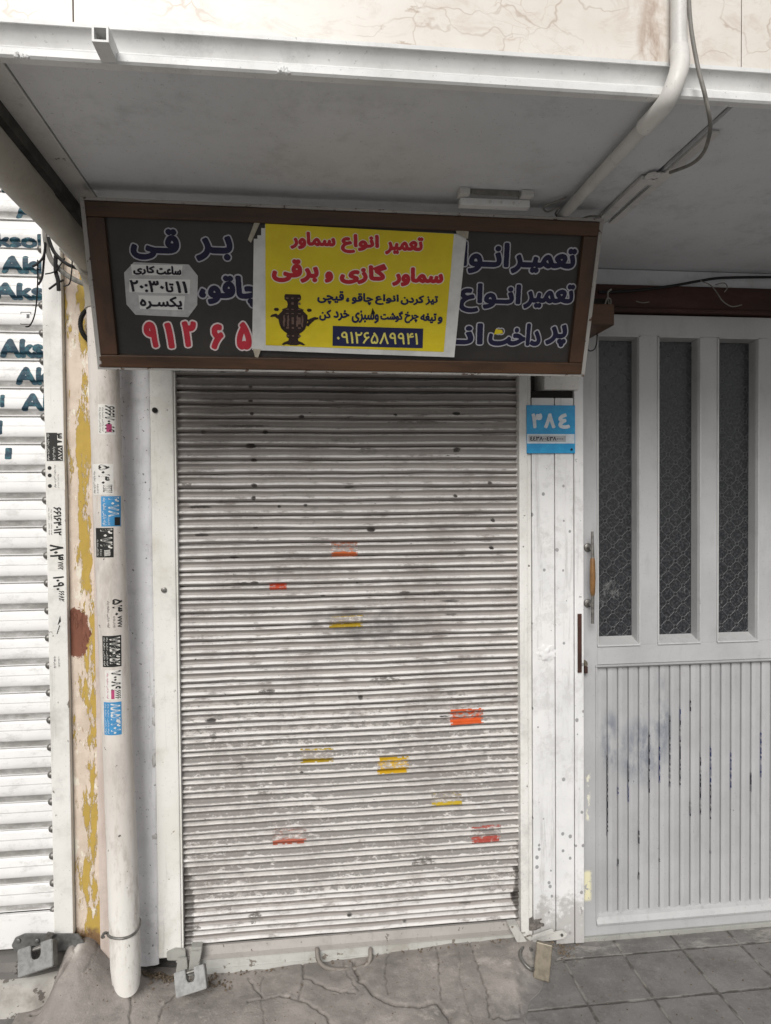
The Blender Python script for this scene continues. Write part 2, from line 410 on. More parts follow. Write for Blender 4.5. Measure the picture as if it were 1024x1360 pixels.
# boards with dark splashes thrown up from the street
m = m_board_paint = Mat('splashed_white_boards', .45, .4)
X, Yv, Z = m.sep()
k = m.mix(m.step(m.noise(4, 6, .65), .35, .68), (.75, .745, .74), (.66, .66, .66))
k = m.mix(m.math('MULTIPLY', m.step(m.noise(14, 7, .72), .52, .72), .45), k, (.47, .46, .45))
q = m.n('ShaderNodeTexVoronoi'); m.l(m.mapped((1, .02, .9)), q.inputs['Vector']); q.inputs['Scale'].default_value = 42
sx = m.n('ShaderNodeSeparateColor'); m.l(q.outputs['Color'], sx.inputs[0])
gate = m.step(m.math('SUBTRACT', sx.outputs[0], m.math('MULTIPLY', m.step(Z, .05, .75), .42)), .36, .365)
rad = m.math('ADD', .05, m.math('MULTIPLY', m.math('POWER', sx.outputs[1], 3.), .24))
dd = m.math('SUBTRACT', m.math('ADD', q.outputs['Distance'], m.math('MULTIPLY', m.math('SUBTRACT', m.noise(150, 3), .5), .10)), rad)
k = m.mix(m.math('MULTIPLY', m.math('MULTIPLY', m.step(dd, .03, -.03), gate), .8), k, (.20, .20, .205))
k = m.mix(m.step(m.noise(34, 6, .66, sc=(1, 1, .7)), .675, .69), k, (.26, .25, .245))
k = m.mix(m.math('MULTIPLY', m.step(m.noise(26, 8, .76, sc=(1, 1, .07), loc=(3, 5, 0)), .54, .66), .45), k, (.36, .35, .34))
k = m.mix(m.math('MULTIPLY', m.step(m.noise(5, 9, .82, loc=(1, 2, 6)), .52, .60), .30), k, (.40, .39, .38))
low = m.step(m.math('ADD', m.math('MULTIPLY', m.step(Z, .30, .02), .5), m.noise(22, 6, .72)), .74, .92)
k = m.mix(m.math('MULTIPLY', low, .65), k, (.33, .31, .29))
m.col(k); m.bump(m.noise(60, 5, .65), .35, .0015); m.bump(m.noise(9, 3), .3, .004)
# pipe
m = m_pipe = Mat('off_white_drain_pipe', .5, .4)
X, Yv, Z = m.sep()
k = m.mix(m.step(m.noise(5, 5, .6, sc=(1, 1, .5)), .35, .68), (.64, .595, .55), (.54, .495, .45))
k = m.mix(m.step(Z, .80, .25), k, (.72, .70, .66))
k = m.mix(m.math('MULTIPLY', m.step(m.noise(17, 8, .76, sc=(1, 1, .3)), .48, .68), .6), k, (.34, .29, .245))
k = m.mix(m.math('MULTIPLY', m.step(m.noise(6, 9, .8, sc=(1, 1, .4), loc=(1, 9, 2)), .50, .64), .45), k, (.40, .37, .34))
k = m.mix(m.math('MULTIPLY', m.step(m.noise(9, 5, .7, sc=(1, 1, .25), loc=(3, 3, 3)), .60, .75), .6), k, (.30, .21, .12))
k = m.mix(m.step(m.noise(60, 5, .65), .67, .69), k, (.10, .09, .08))
m.col(k); m.bump(m.noise(40, 4, .6), .3, .0015)
m_hpipe = paint('dusty_beige_pipe', (.36, .335, .285), (.29, .265, .22), .55, chips=(.12, .11, .10), chip_th=.73, dirt=((.2, .18, .15), .4))
m_conduit = paint('white_conduit', (.74, .73, .71), (.60, .58, .54), .4, chips=(.24, .22, .2), chip_th=.72)

# marble
m = m_marble = Mat('veined_cream_marble', .35, .5)
q = m.n('ShaderNodeTexNoise'); m.l(m.obj, q.inputs['Vector']); q.inputs['Scale'].default_value = 6; q.inputs['Detail'].default_value = 4
vm = m.n('ShaderNodeVectorMath'); vm.operation = 'MULTIPLY_ADD'; m.l(q.outputs[1], vm.inputs[0]); vm.inputs[1].default_value = (.22, .22, .22); m.l(m.mapped((1, 1, 1.2), rot=(0, R(30), 0)), vm.inputs[2])
v1 = m.voro(6.5, 'DISTANCE_TO_EDGE', vec=vm.outputs[0]); v2 = m.voro(14, 'DISTANCE_TO_EDGE', vec=vm.outputs[0])
k = m.mix(m.step(m.noise(5, 5, .6), .35, .7), (.71, .675, .625), (.65, .60, .54))
k = m.mix(m.math('MULTIPLY', m.step(m.noise(16, 9, .76, sc=(.6, 1, 1.2), dist=.8), .48, .66), .5), k, (.52, .44, .37))
k = m.mix(m.math('MULTIPLY', m.math('MULTIPLY', m.step(v1, .02, .0), m.step(m.noise(5, 3), .42, .62)), .55), k, (.34, .25, .18))
k = m.mix(m.math('MULTIPLY', m.step(v2, .022, .0), m.math('MULTIPLY', m.step(m.noise(5, 3, loc=(2, 2, 2)), .50, .62), .45)), k, (.45, .35, .26))
bl = m.step(m.noise(11, 6, .7, sc=(.5, 1, 1.3), loc=(7, 1, 3)), .63, .70)
k = m.mix(m.math('MULTIPLY', bl, .75), k, (.36, .27, .20))
rust = m.math('MULTIPLY', m.spot(.735, 2.56, .045, .13), m.step(m.noise(18, 5, .7, sc=(1, 1, .3)), .35, .65))
k = m.mix(m.math('MULTIPLY', rust, .8), k, (.22, .10, .035))
m.col(k); m.bump(m.noise(30, 4), .08, .001)

# sign
m_board = flat('charcoal_sign_board', (.036, .032, .029), .32, .45, .3, 8)
m_inkblue = flat('navy_sign_ink', (.012, .012, .045), .55, .3, .25)
m_inkhalo = flat('grey_white_outline', (.46, .46, .50), .6, .3, .2)
m_inkred = flat('red_sign_ink', (.50, .03, .05), .55, .3, .2)
m_inkpink = flat('pinkish_white_outline', (.72, .62, .62), .6, .3, .15)
m_paper = flat('dusty_white_paper', (.68, .68, .66), .75, .25, .2, 14)
m_yel = Mat('printed_yellow', .5, .4)
m_yel.col(m_yel.mix(m_yel.step(m_yel.noise(7, 5, .6), .35, .7), (.72, .58, .015), (.62, .49, .012)))
m_yel.bump(m_yel.noise(9, 4, .5, sc=(.5, 1, 1.6)), .8, .008)
m_pred = flat('printed_red', (.48, .02, .03), .5, .3, .1)
m_phalo = flat('printed_white', (.80, .74, .62), .5, .3, .05)
m_pblk = flat('printed_black', (.014, .012, .02), .5, .3, .1)
m_pnavy = flat('printed_navy', (.016, .018, .07), .5, .3, .1)
m_sambr = flat('samovar_brown', (.03, .016, .013), .5, .3, .4, 120)
m_samlt = flat('samovar_highlight', (.17, .105, .085), .5, .3, .3, 160)
m_notice = flat('faded_notice_paper', (.50, .50, .50), .8, .2, .25, 30)
m_noticew = flat('notice_white', (.74, .74, .73), .8, .2, .06, 30)
m_plate = Mat('cyan_number_plate', .35, .5)
m_plate.col(m_plate.mix(m_plate.step(m_plate.noise(25, 5, .7), .40, .72), (.012, .27, .56), (.02, .36, .64)))
m_sblue = flat('sticker_blue', (.06, .27, .52), .5, .3, .2)
m_sblk = flat('sticker_black', (.02, .02, .018), .5, .3, .3, 200)
m_swht = flat('sticker_white', (.70, .68, .64), .6, .3, .12, 60)
m_spink = flat('sticker_pink', (.42, .06, .16), .6, .3, .2)

# door
m = m_door = Mat('silver_grey_door_paint', .42, .45, .0)
k = m.mix(m.step(m.noise(3, 5, .6), .35, .7), (.43, .43, .435), (.36, .36, .365))
k = m.mix(m.math('MULTIPLY', m.step(m.noise(16, 6, .7, sc=(1, 1, .35)), .52, .75), .4), k, (.27, .265, .26))
k = m.mix(m.math('MULTIPLY', m.step(m.noise(140, 4, .65), .62, .70), .5), k, (.16, .16, .16))
k = m.mix(m.step(m.noise(34, 5, .6, loc=(2, 2, 2)), .725, .74), k, (.10, .10, .10))
X, Yv, Z = m.sep()
cloud = m.math('MAXIMUM', m.math('MAXIMUM', m.spot(1.25, .66, .13, .16), m.spot(1.32, .76, .05, .22)), m.spot(1.12, .70, .05, .16))
k = m.mix(m.math('MULTIPLY', m.math('MULTIPLY', cloud, m.step(m.noise(14, 5, .7, sc=(1, 1, .5)), .36, .66)), .8), k, (.13, .15, .19))
yl = m.math('MULTIPLY', m.box(1.012, 1.04, .12, .23, .008), m.step(m.noise(30, 5, .7), .42, .46))
k = m.mix(yl, k, (.70, .66, .45))
yl = m.math('MULTIPLY', m.box(1.022, 1.036, .42, .62, .008), m.step(m.noise(34, 5, .7, sc=(1, 1, .4)), .50, .54))
k = m.mix(yl, k, (.70, .68, .55))
m.col(k); m.bump(m.noise(80, 4, .6), .2, .001)
m_doortrim = paint('pale_door_trim', (.47, .47, .47), (.40, .40, .40), .4, chips=(.2, .2, .2), chip_th=.73)
m = m_glass = Mat('patterned_dark_glass', .24, .55)
X, Yv, Z = m.sep(); p = .062
a = m.math('MULTIPLY', m.math('ADD', X, Z), 1/p); b = m.math('MULTIPLY', m.math('SUBTRACT', X, Z), 1/p)
fa = m.math('SUBTRACT', m.math('FRACT', a), .5); fb = m.math('SUBTRACT', m.math('FRACT', b), .5)
ln = m.math('MINIMUM', m.math('ABSOLUTE', fa), m.math('ABSOLUTE', fb))
rr = m.math('SQRT', m.math('ADD', m.math('POWER', fa, 2.), m.math('POWER', fb, 2.)))
ring = m.math('ABSOLUTE', m.math('SUBTRACT', rr, .155))
lines = m.math('MAXIMUM', m.math('MULTIPLY', m.step(ln, .030, .010), m.step(rr, .14, .18)), m.step(ring, .035, .010))
fr = m.noise(300, 3, .6)
k = m.mix(m.noise(5, 4, .6), (.010, .0105, .012), (.022, .0235, .027))
k = m.mix(m.math('MULTIPLY', m.step(m.noise(110, 5, .7), .46, .60), .75), k, (.056, .058, .063))
k = m.mix(m.math('MULTIPLY', lines, .6), k, (.11, .113, .118))
k = m.mix(m.math('MULTIPLY', m.step(rr, .12, .09), .6), k, (.012, .012, .014))
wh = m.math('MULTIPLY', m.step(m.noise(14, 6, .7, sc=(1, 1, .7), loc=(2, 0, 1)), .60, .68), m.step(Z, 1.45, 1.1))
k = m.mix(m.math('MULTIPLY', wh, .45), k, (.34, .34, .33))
m.col(k); m.bump(m.math('ADD', lines, m.math('MULTIPLY', fr, .5)), .6, .0015)

# ground
m = m_tile = Mat('grey_paving_tiles', .75, .35)
X, Yv, Z = m.sep()
TX, TY, TS = .898, -.315, .2235
gx = m.math('ABSOLUTE', m.math('SUBTRACT', m.math('FRACT', m.math('ADD', m.math('DIVIDE', m.math('SUBTRACT', X, TX), TS), 100.5)), .5))
gy = m.math('ABSOLUTE', m.math('SUBTRACT', m.math('FRACT', m.math('ADD', m.math('DIVIDE', m.math('SUBTRACT', Yv, TY), TS), 100.5)), .5))
wob = m.math('MULTIPLY', m.math('SUBTRACT', m.noise(45, 4, .6), .5), .03)
g = m.math('ADD', m.math('MINIMUM', gx, gy), wob)
joint = m.step(m.math('ADD', g, m.math('MULTIPLY', m.math('SUBTRACT', m.noise(12, 6, .7), .5), .05)), .036, .004)
wn = m.n('ShaderNodeTexWhiteNoise'); wn.noise_dimensions = '2D'
cx = m.n('ShaderNodeCombineXYZ')
m.l(m.math('FLOOR', m.math('DIVIDE', m.math('SUBTRACT', X, TX), TS)), cx.inputs[0]); m.l(m.math('FLOOR', m.math('DIVIDE', m.math('SUBTRACT', Yv, TY), TS)), cx.inputs[1]); m.l(cx.outputs[0], wn.inputs['Vector'])
k = m.mix(m.step(m.noise(6, 6, .65), .35, .7), (.21, .20, .192), (.14, .133, .127))
k = m.mix(m.math('MULTIPLY', m.step(m.noise(9, 9, .78, loc=(3, 1, 0)), .50, .64), .6), k, (.105, .098, .093))
k = m.mix(m.math('MULTIPLY', m.step(m.noise(150, 5, .7), .58, .66), .5), k, (.30, .285, .27))
k = m.mix(m.math('MULTIPLY', wn.outputs[0], .35), k, (.14, .135, .132))
k = m.mix(m.math('MULTIPLY', m.step(m.noise(60, 6, .7), .52, .7), .4), k, (.27, .255, .24))
k = m.mix(m.math('MULTIPLY', joint, m.step(m.noise(22, 4, .6), .30, .50)), k, m.mix(m.step(m.noise(15, 4), .42, .55), (.22, .207, .19), (.085, .077, .07)))
lite = m.math('MULTIPLY', m.step(m.noise(10, 7, .75, sc=(.6, 1.4, 1)), .50, .66), m.step(Yv, -.17, -.03))
k = m.mix(m.math('MULTIPLY', lite, .8), k, (.36, .34, .31))
m.col(k); m.bump(m.math('SUBTRACT', 1., joint), .8, .004); m.bump(m.noise(30, 9, .75), .8, .004); m.bump(m.noise(7, 3), .3, .012)
m = m_apron = Mat('cracked_concrete', .85, .3)
k = m.mix(m.step(m.noise(5, 7, .65), .35, .68), (.33, .30, .276), (.235, .214, .197))
k = m.mix(m.math('MULTIPLY', m.step(m.noise(3.6, 8, .74, loc=(1, 3, 0)), .47, .62), .75), k, (.20, .183, .17))
k = m.mix(m.math('MULTIPLY', m.step(m.noise(11, 8, .75, loc=(4, 1, 0)), .56, .66), .7), k, (.42, .385, .35))
k = m.mix(m.math('MULTIPLY', m.step(m.noise(45, 6, .75), .52, .72), .4), k, (.42, .39, .355))
k = m.mix(m.math('MULTIPLY', m.step(m.noise(70, 5, .7, loc=(5, 5, 5)), .64, .70), .7), k, (.12, .105, .095))
k = m.mix(m.math('MULTIPLY', m.attr('crack'), m.math('ADD', .15, m.math('MULTIPLY', m.noise(14, 4), .9)), clamp=True), k, (.12, .105, .092))
k = m.mix(m.math('MULTIPLY', m.step(m.math('ADD', m.attr('rim'), m.math('MULTIPLY', m.math('SUBTRACT', m.noise(9, 8, .75), .5), 2.2)), .25, .85), .8), k, (.19, .179, .17))
k = m.mix(m.attr('pale'), k, (.60, .56, .52))
m.col(k); m.bump(m.noise(40, 7, .7), .8, .004); m.bump(m.noise(160, 4, .7), .5, .0015)
m_ground = flat('street_asphalt', (.30, .295, .29), .9, .3, .3, 3)
m_ledge = paint('painted_kerb', (.56, .54, .50), (.38, .36, .33), .8, chips=(.16, .145, .13), chip_th=.60, chip_sc=16, dirt=((.2, .18, .16), .7), bumpy=.7, grain=50)
m_debris = flat('dry_leaf_litter', (.20, .155, .11), .9, .2, .6, 90)
m_wall = paint('old_wall_render', (.46, .45, .43), (.38, .37, .35), .85, grain=50, bumpy=.5)

# ------------------------------------------------------------------ setting: ground, pavement, apron
GZ = -.034
b = MB(); b.quad((-200, -200, GZ), (200, -200, GZ), (200, 200, GZ), (-200, 200, GZ))
tag(b.build('ground', m_ground), kind='structure')
b = MB(); b.quad((-6, -3.2, GZ+.004), (8, -3.2, GZ+.004), (8, .3, GZ+.004), (-6, .3, GZ+.004))
tag(b.build('pavement', m_tile), kind='structure')
def sstep(a, b_, x):
    t = min(1, max(0, (x-a)/(b_-a))); return t*t*(3-2*t)
from mathutils import noise as mn
def edge_y(x):                      # outer edge of the concrete apron
    e = -.62 if x < .35 else -.62+.59*sstep(.35, 1.02, x)
    return e+.035*mn.noise(Vector((x*9, 1.3, 0)))+.02*mn.noise(Vector((x*26, 4.3, 0)))
def apron_h(x, y):
    base = -.012+.036*sstep(-.3, .72, x)-.05*sstep(.80, 1.0, x)
    h = base - (base+.018)*sstep(-.05, -.42, y)
    h += .14*sstep(-.62, -.75, x)*(1-sstep(-.79, -.855, x))*sstep(-.30, -.02, y)            # mound at the foot of the pillar
    h += .045*math.exp(-(((x+.60)/.10)**2+((y+.09)/.10)**2))
    h += .006*mn.noise(Vector((x*7, y*7, 2)))+.003*mn.noise(Vector((x*25, y*25, 5)))
    return h
cracks = []
def crk(pts, wd=.0028, dp=.007):
    q = [PZ(x, y, -.01) for x, y in pts]; fine = []
    for i in range(len(q)-1):
        n = max(2, int((q[i+1]-q[i]).length/.006))
        for k_ in range(n):
            p = q[i].lerp(q[i+1], k_/n); fine.append((p.x+.007*mn.noise(Vector((p.x*40, p.y*40, i))), p.y+.007*mn.noise(Vector((p.y*40, p.x*40, 7+i)))))
    cracks.append((np.array(fine), wd, dp))
crk([(170, 1308), (174, 1335), (173, 1362)]); crk([(236, 1318), (218, 1335), (208, 1362)]); crk([(330, 1298), (338, 1312), (350, 1325)])
crk([(350, 1295), (345, 1318), (352, 1362)], .0018, .004)
crk([(579, 1262), (583, 1290), (586, 1330)], .002); crk([(624, 1262), (634, 1290), (646, 1320), (651, 1350)], .0022)
crk([(470, 1280), (476, 1305), (500, 1325), (520, 1334), (560, 1338), (580, 1333), (592, 1345), (600, 1362)], .004, .01)
crk([(515, 1270), (512, 1300), (516, 1325)], .002, .005); crk([(404, 1300), (430, 1310), (452, 1318), (474, 1320)], .003, .008)
crk([(330, 1330), (370, 1322), (400, 1328), (430, 1345), (440, 1362)], .003, .007); crk([(400, 1275), (404, 1300), (396, 1328)], .003, .007)
crk([(655, 1350), (690, 1345), (705, 1330), (735, 1300), (742, 1285)], .0035, .009); crk([(690, 1330), (697, 1352)], .002)
crk([(96, 1262), (112, 1285), (96, 1322), (70, 1340), (40, 1347)], .004, .01); crk([(112, 1330), (128, 1310), (134, 1290)], .002, .004)
crk([(455, 1275), (462, 1300), (478, 1320)], .002, .005); crk([(610, 1275), (612, 1310), (630, 1362)], .0015, .003)
XS = np.arange(-.92, 1.06, .0032); rows = 200
b = MB(); pal = []; pale_at = PZ(102, 1297, .03)
GX = np.zeros((len(XS), rows)); GY = GX.copy(); GH = GX.copy(); GC = GX.copy()
for i, x in enumerate(XS):
    ey = edge_y(x)
    for j in range(rows):
        GX[i, j] = x; GY[i, j] = y = ey+(.02-ey)*j/(rows-1); tp = sstep(0, .16 if x > .3 else .05, y-ey+.02*mn.noise(Vector((x*30, y*30, 3)))); GH[i, j] = apron_h(x, y)*tp+(GZ+.007)*(1-tp)
for c_, wd, dp in cracks:
    d2 = np.full(GX.shape, 1.)
    for px_, py_ in c_: d2 = np.minimum(d2, (GX-px_)**2+(GY-py_)**2)
    e = np.exp(-d2/(wd*1.25)**2); GH -= dp*e; GC = np.maximum(GC, np.minimum(1, 1.1*e))
GH = np.maximum(GH, GZ+.0055); GH[:, 0] = GZ; GH[:, 1] = np.minimum(GH[:, 1], GZ+.006); GH[:, 2] = np.minimum(GH[:, 2], GZ+.008)
pal = np.exp(-(((GX-pale_at.x)/.014)**2+((GY-pale_at.y)/.03)**2)).ravel(); cr = GC.ravel()
b.v = list(map(tuple, np.stack([GX, GY, GH], -1).reshape(-1, 3)))
for i in range(len(XS)-1):
    for j in range(rows-1):
        a = i*rows+j; b.f.append((a, a+rows, a+rows+1, a+1)); b.mi.append(0)
o = tag(b.build('apron', m_apron, smooth=60), kind='structure')
rim = np.clip(1-(GY-GY[:, :1])/.17, 0, 1).ravel()
for nm, dat in (('crack', cr), ('pale', pal), ('rim', rim)):
    at = o.data.attributes.new(nm, 'FLOAT', 'POINT'); at.data.foreach_set('value', dat)

# ------------------------------------------------------------------ walls behind and above
b = MB(); b.box(-.86, 4, .10, .35, GZ, 2.50); b.box(-4, -.86, .10, .35, GZ, 2.50); b.box(-4, 4, .10, .35, 2.5, 6)
tag(b.build('back_wall', m_wall), 'plain grey rendered wall behind the shopfronts', 'wall')
t_ = thing('marble_wall', 'cream brown-veined marble facing above the white fascia', 'wall', (.7, -1.03, 2.52))
xj = [-.615, P(97, 10, -1.05).x, P(985, 40, -1.05).x, 1.75, 2.5, 3.25]
for i in range(len(xj)-1):
    b = MB(); b.box(xj[i]+.0012, xj[i+1]-.0012, -1.05, -1.02, 2.516, 3.9, bev=.001); b.build('marble_slab', m_marble, t_)
b = MB(); b.box(-.612, 3.25, -1.019, .099, 2.512, 3.9); b.build('backing', m_wall, t_)

# ------------------------------------------------------------------ canopy
t_ = thing('canopy', 'grey painted soffit of the overhang with a white channel fascia along its front', 'canopy', (.7, -.5, 2.44))
b = MB(); b.box(-.548, .905, -1.045, .098, 2.442, 2.45); b.box(.917, 3.2, -1.045, .098, 2.440, 2.45); b.box(.904, .918, -1.045, .098, 2.452, 2.46)
b.build('soffit_panel', m_soffit, t_)
b = MB(); b.box(-.61, -.552, -1.045, .098, 2.4395, 2.449, bev=.002); b.build('edge_strip', m_trim, t_)
prof = [(-1.052, 2.514), (-1.034, 2.490), (-1.030, 2.480), (-1.034, 2.472), (-1.048, 2.464), (-1.062, 2.459), (-1.068, 2.453), (-1.068, 2.4405), (-1.064, 2.4365), (-1.046, 2.4365), (-1.046, 2.450), (-1.0, 2.460), (-1.0, 2.514)]
b = MB(); b.prism(prof, 'x', -.70, 3.2); b.build('fascia_channel', m_fascia, t_, smooth=30)
b = MB(); b.box(-.70, 3.2, -1.0555, -1.0525, 2.507, 2.515); b.build('flange_lip', m_fascia, t_)
b = MB(); b.box(-.66, -.611, -.98, .098, 2.41, 2.50); b.build('edge_beam', flat('grimy_beam', (.085, .08, .072), .8, .3, .5, 20), t_)
# weld beads along the lip
b = MB()
for px in (30, 378):
    b = MB()
    q = P(px, 92+px*.055, -1.066)
    for k_ in range(10 if px > 100 else 5):
        bm = bmesh.new(); bmesh.ops.create_icosphere(bm, subdivisions=1, radius=.004+.003*random.random())
        b.bm(bm, M=Matrix.Translation((q.x+random.uniform(-.012, .012), -1.067, 2.440+random.uniform(-.003, .006))))
    b.build('weld_bead', m_fascia, t_, smooth=True)
q = P(134, 47, -1.12)
t2 = thing('tube_stub', 'short cut-off square steel tube jutting from the white fascia', 'tube', (q.x, -1.08, q.z))
b = MB(); s = .0145; i_ = .0105
for x0, x1, z0, z1 in ((-s, s, i_, s), (-s, s, -s, -i_), (-s, -i_, -i_, i_), (i_, s, -i_, i_)):
    b.box(q.x+x0, q.x+x1, -1.125, -1.040, q.z+z0, q.z+z1)
b.build('tube', m_fascia, t2)
b = MB(); b.box(q.x-i_, q.x+i_, -1.06, -1.05, q.z-i_, q.z+i_); b.build('tube_inside', m_dark, t2)

# conduit: up the marble, elbow round the lip, along the soffit
cx0, cy0 = .725, -.5
t2 = thing('conduit_pipe', 'white conduit pipe bending from the marble under the soffit', 'pipe', (.72, -1.09, 2.45))
rc = .0165
up = P(901, 0, -1.075)
b = MB(); b.tube([(up.x+.004, -1.072, 3.8), (up.x+.001, -1.075, 2.56), (up.x, -1.078, 2.525)], rc, 20); b.build('riser', m_conduit, t2, smooth=50)
b = MB(); b.tube(smooth_path([(up.x, -1.078, 2.528), (up.x-.003, -1.086, 2.49), (up.x-.016, -1.089, 2.450), (up.x-.024, -1.072, 2.424), (up.x-.027, -1.02, 2.418), (up.x-.027, -.985, 2.4185)], 6), rc+.0025, 20); b.build('elbow', m_conduit, t2, smooth=50)
ce = PZ(748, 285, 2.418)
b = MB(); b.tube([(up.x-.027, -1.0, 2.4185), (ce.x, -.50, 2.4185)], rc-.001, 20); b.build('run', m_soffit if False else m_trim, t2, smooth=50)
# trunking: flat taped cable channel on the soffit
t2 = thing('cable_trunking', 'flat taped cable trunking strip under the soffit right of the conduit', 'trunking', (.91, -.7, 2.44))
b = MB(); b.box(.872, .903, -.72, -.42, 2.428, 2.4395, bev=.002); b.box(.920, .944, -.95, -.42, 2.431, 2.4385, bev=.002)
b.build('strip', m_trim, t2)
b = MB()
for k_ in range(26):
    a = random.random()
    y = -.74+.05*random.random() if k_ < 26 else 0
    bm = bmesh.new(); bmesh.ops.create_icosphere(bm, subdivisions=1, radius=.004+.004*random.random())
    b.bm(bm, M=Matrix.Translation((.885+.06*random.random(), y, 2.434))@Matrix.Diagonal((1.6, 2.2, .7, 1)))
b.build('tape_lump', m_trim, t2, smooth=True)
# loose cable hanging from above
pts = [P(914, -30, -1.09), P(917, 30, -1.09), P(926, 85, -1.095), P(936, 125, -1.10), P(943, 160, -1.08), P(942, 180, -1.03), P(934, 203, -.95), P(918, 218, -.86), P(890, 229, -.78)]
b = MB(); b.tube(smooth_path(pts, 6), .0042, 8)
tag(b.build('cable', m_cable, smooth=True), 'loose grey cable drooping in front of the fascia beside the conduit', 'cable')
# small batten fitting near the sign top
t2 = thing('lamp_batten', 'empty white lamp batten fixed to the soffit above the sign', 'light fitting', (.52, -.57, 2.43))
p0, p1 = PZ(612, 258, 2.43), PZ(700, 268, 2.43); yb = -.575
b = MB(); b.box(p0.x, p1.x, yb-.005, yb+.022, 2.405, 2.424, bev=.002); b.build('body', m_fascia, t2)
b = MB(); b.box(p0.x-.006, p0.x+.022, yb-.028, yb+.01, 2.425, 2.4415, bev=.002); b.build('clip', m_trim, t2)
b = MB(); b.box(p1.x-.03, p1.x+.004, yb-.028, yb+.01, 2.425, 2.4415, bev=.002); b.build('clip', m_trim, t2)
b = MB(); b.box(p0.x+.025, p1.x-.035, yb-.02, yb-.014, 2.428, 2.4415); b.build('slot', m_cable, t2)
for fx in (.42, .58, .76):
    b = MB(); cxx = p0.x+(p1.x-p0.x)*fx
    b.tube([(cxx, yb-.008, 2.414), (cxx, yb-.0045, 2.414)], .004, 10); b.build('screw', m_trim, t2)
pts = [PZ(752, 262, 2.435), PZ(738, 268, 2.43), PZ(722, 275, 2.425), PZ(727, 281, 2.42), PZ(742, 276, 2.42), PZ(738, 285, 2.42), PZ(752, 294, 2.412), PZ(768, 292, 2.412), PZ(785, 287, 2.42), PZ(805, 289, 2.436)]
b = MB(); b.tube(smooth_path(pts, 6), .0028, 8)
tag(b.build('cable', m_cable, smooth=True), 'thin looped grey cable at the end of the conduit above the sign', 'cable')

# ------------------------------------------------------------------ the main roller shutter
SX0, SX1 = -.452, .790
PT = np.array([(0, 0), (.03, .001), (.07, .0065), (.12, .0110), (.17, .0125), (.22, .0118), (.28, .0085), (.36, .0052), (.46, .0042), (.54, .0055), (.61, .0100), (.67, .0138), (.73, .0148), (.80, .0130), (.87, .0090), (.935, .0035), (.97, .0), (1, 0)])
PITCH_S, ZB, NS = .0478, .072, 45
PT[:, 1] *= 1.3
def slat_depth(t): return np.interp(t, PT[:, 0], PT[:, 1])
DENTS = [(P(309, 626), .05, .022, .007), (P(590, 790), .06, .02, .005), (P(420, 560), .10, .018, .005), (P(640, 1010), .07, .03, .006), (P(300, 900), .05, .03, .006), (P(480, 1120), .09, .03, .005)]
def wave(x, z):
    d = 0
    for p_, sx_, sz_, dp_ in DENTS: d -= dp_*math.exp(-((x-p_.x)/sx_)**2-((z-p_.z)/sz_)**2)
    return d+.0025*mn.noise(Vector((x*2.2, z*2.2, 3)))+.0014*mn.noise(Vector((x*7, z*5, 9)))
def sag(x, n): return .0026*mn.noise(Vector((x*2.2, n*.30, 1)))+.0014*mn.noise(Vector((x*9, n*.7, 4)))
tsh = thing('roller_shutter', 'closed narrow white roller shutter with peeling paint and coloured sticker scraps', 'shutter', (.17, 0, .02))
b = MB(); sl_ = []
xs = np.linspace(SX0, SX1, 330); nx = len(xs)
tt = PT[:, 0]
for n in range(NS):
    top = ZB+PITCH_S*(n+1)
    for t0, dp in PT[:-1]:
        for x in xs:
            z = top-PITCH_S*t0
            b.v.append((x, .008-dp-wave(x, z)-.0012*math.sin(n*2.3), z+sag(x, n+t0))); sl_.append(t0)
# rows run top->bottom inside a slat, slats bottom->top; link them in order
order = []
for n in range(NS-1, -1, -1):
    for k_ in range(len(PT)-1): order.append((n*(len(PT)-1)+k_)*nx)
for a, c in zip(order[:-1], order[1:]):
    for i in range(nx-1): b.f.append((a+i, c+i, c+i+1, a+i+1)); b.mi.append(0)
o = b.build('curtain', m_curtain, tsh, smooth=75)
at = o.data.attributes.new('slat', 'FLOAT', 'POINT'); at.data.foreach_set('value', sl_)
# larger flakes of lost paint, where the photo shows them: x, y, width, height, how dark
FL = [(200+x/1.969, 480+y/1.969, a/1.969, c/1.969, k_) for x, y, a, c, k_ in (
    (262, 68, 10, 7, 1), (262, 105, 12, 7, 1), (265, 137, 10, 9, 1), (300, 185, 14, 10, 1), (138, 185, 13, 10, 1), (262, 221, 26, 13, 1), (100, 242, 18, 11, .6), (570, 235, 58, 17, .55), (270, 258, 16, 8, 1),
    (272, 325, 16, 10, 1), (270, 358, 12, 14, .8), (130, 381, 56, 8, 1), (336, 379, 10, 6, 1), (405, 376, 12, 6, 1), (134, 454, 36, 9, 1), (275, 435, 14, 7, 1), (218, 512, 24, 8, 1), (577, 441, 22, 9, 1), (520, 328, 30, 8, .8),
    (800, 232, 22, 14, .8), (800, 136, 22, 10, 1), (395, 145, 16, 7, 1), (640, 140, 10, 7, 1), (885, 318, 12, 9, 1), (796, 352, 12, 9, 1), (833, 337, 16, 10, .5), (895, 415, 12, 10, 1), (890, 487, 14, 8, 1), (240, 580, 54, 6, .9),
    (272, 579, 22, 9, 1), (450, 612, 14, 7, 1), (663, 604, 30, 9, .9), (752, 606, 58, 14, .5), (785, 626, 54, 8, .9), (786, 661, 34, 8, .8), (500, 205, 80, 5, .6), (440, 255, 60, 5, .6), (700, 160, 160, 8, .6), (240, 168, 150, 9, .75), (120, 290, 40, 10, .55), (95, 322, 26, 12, .6))]
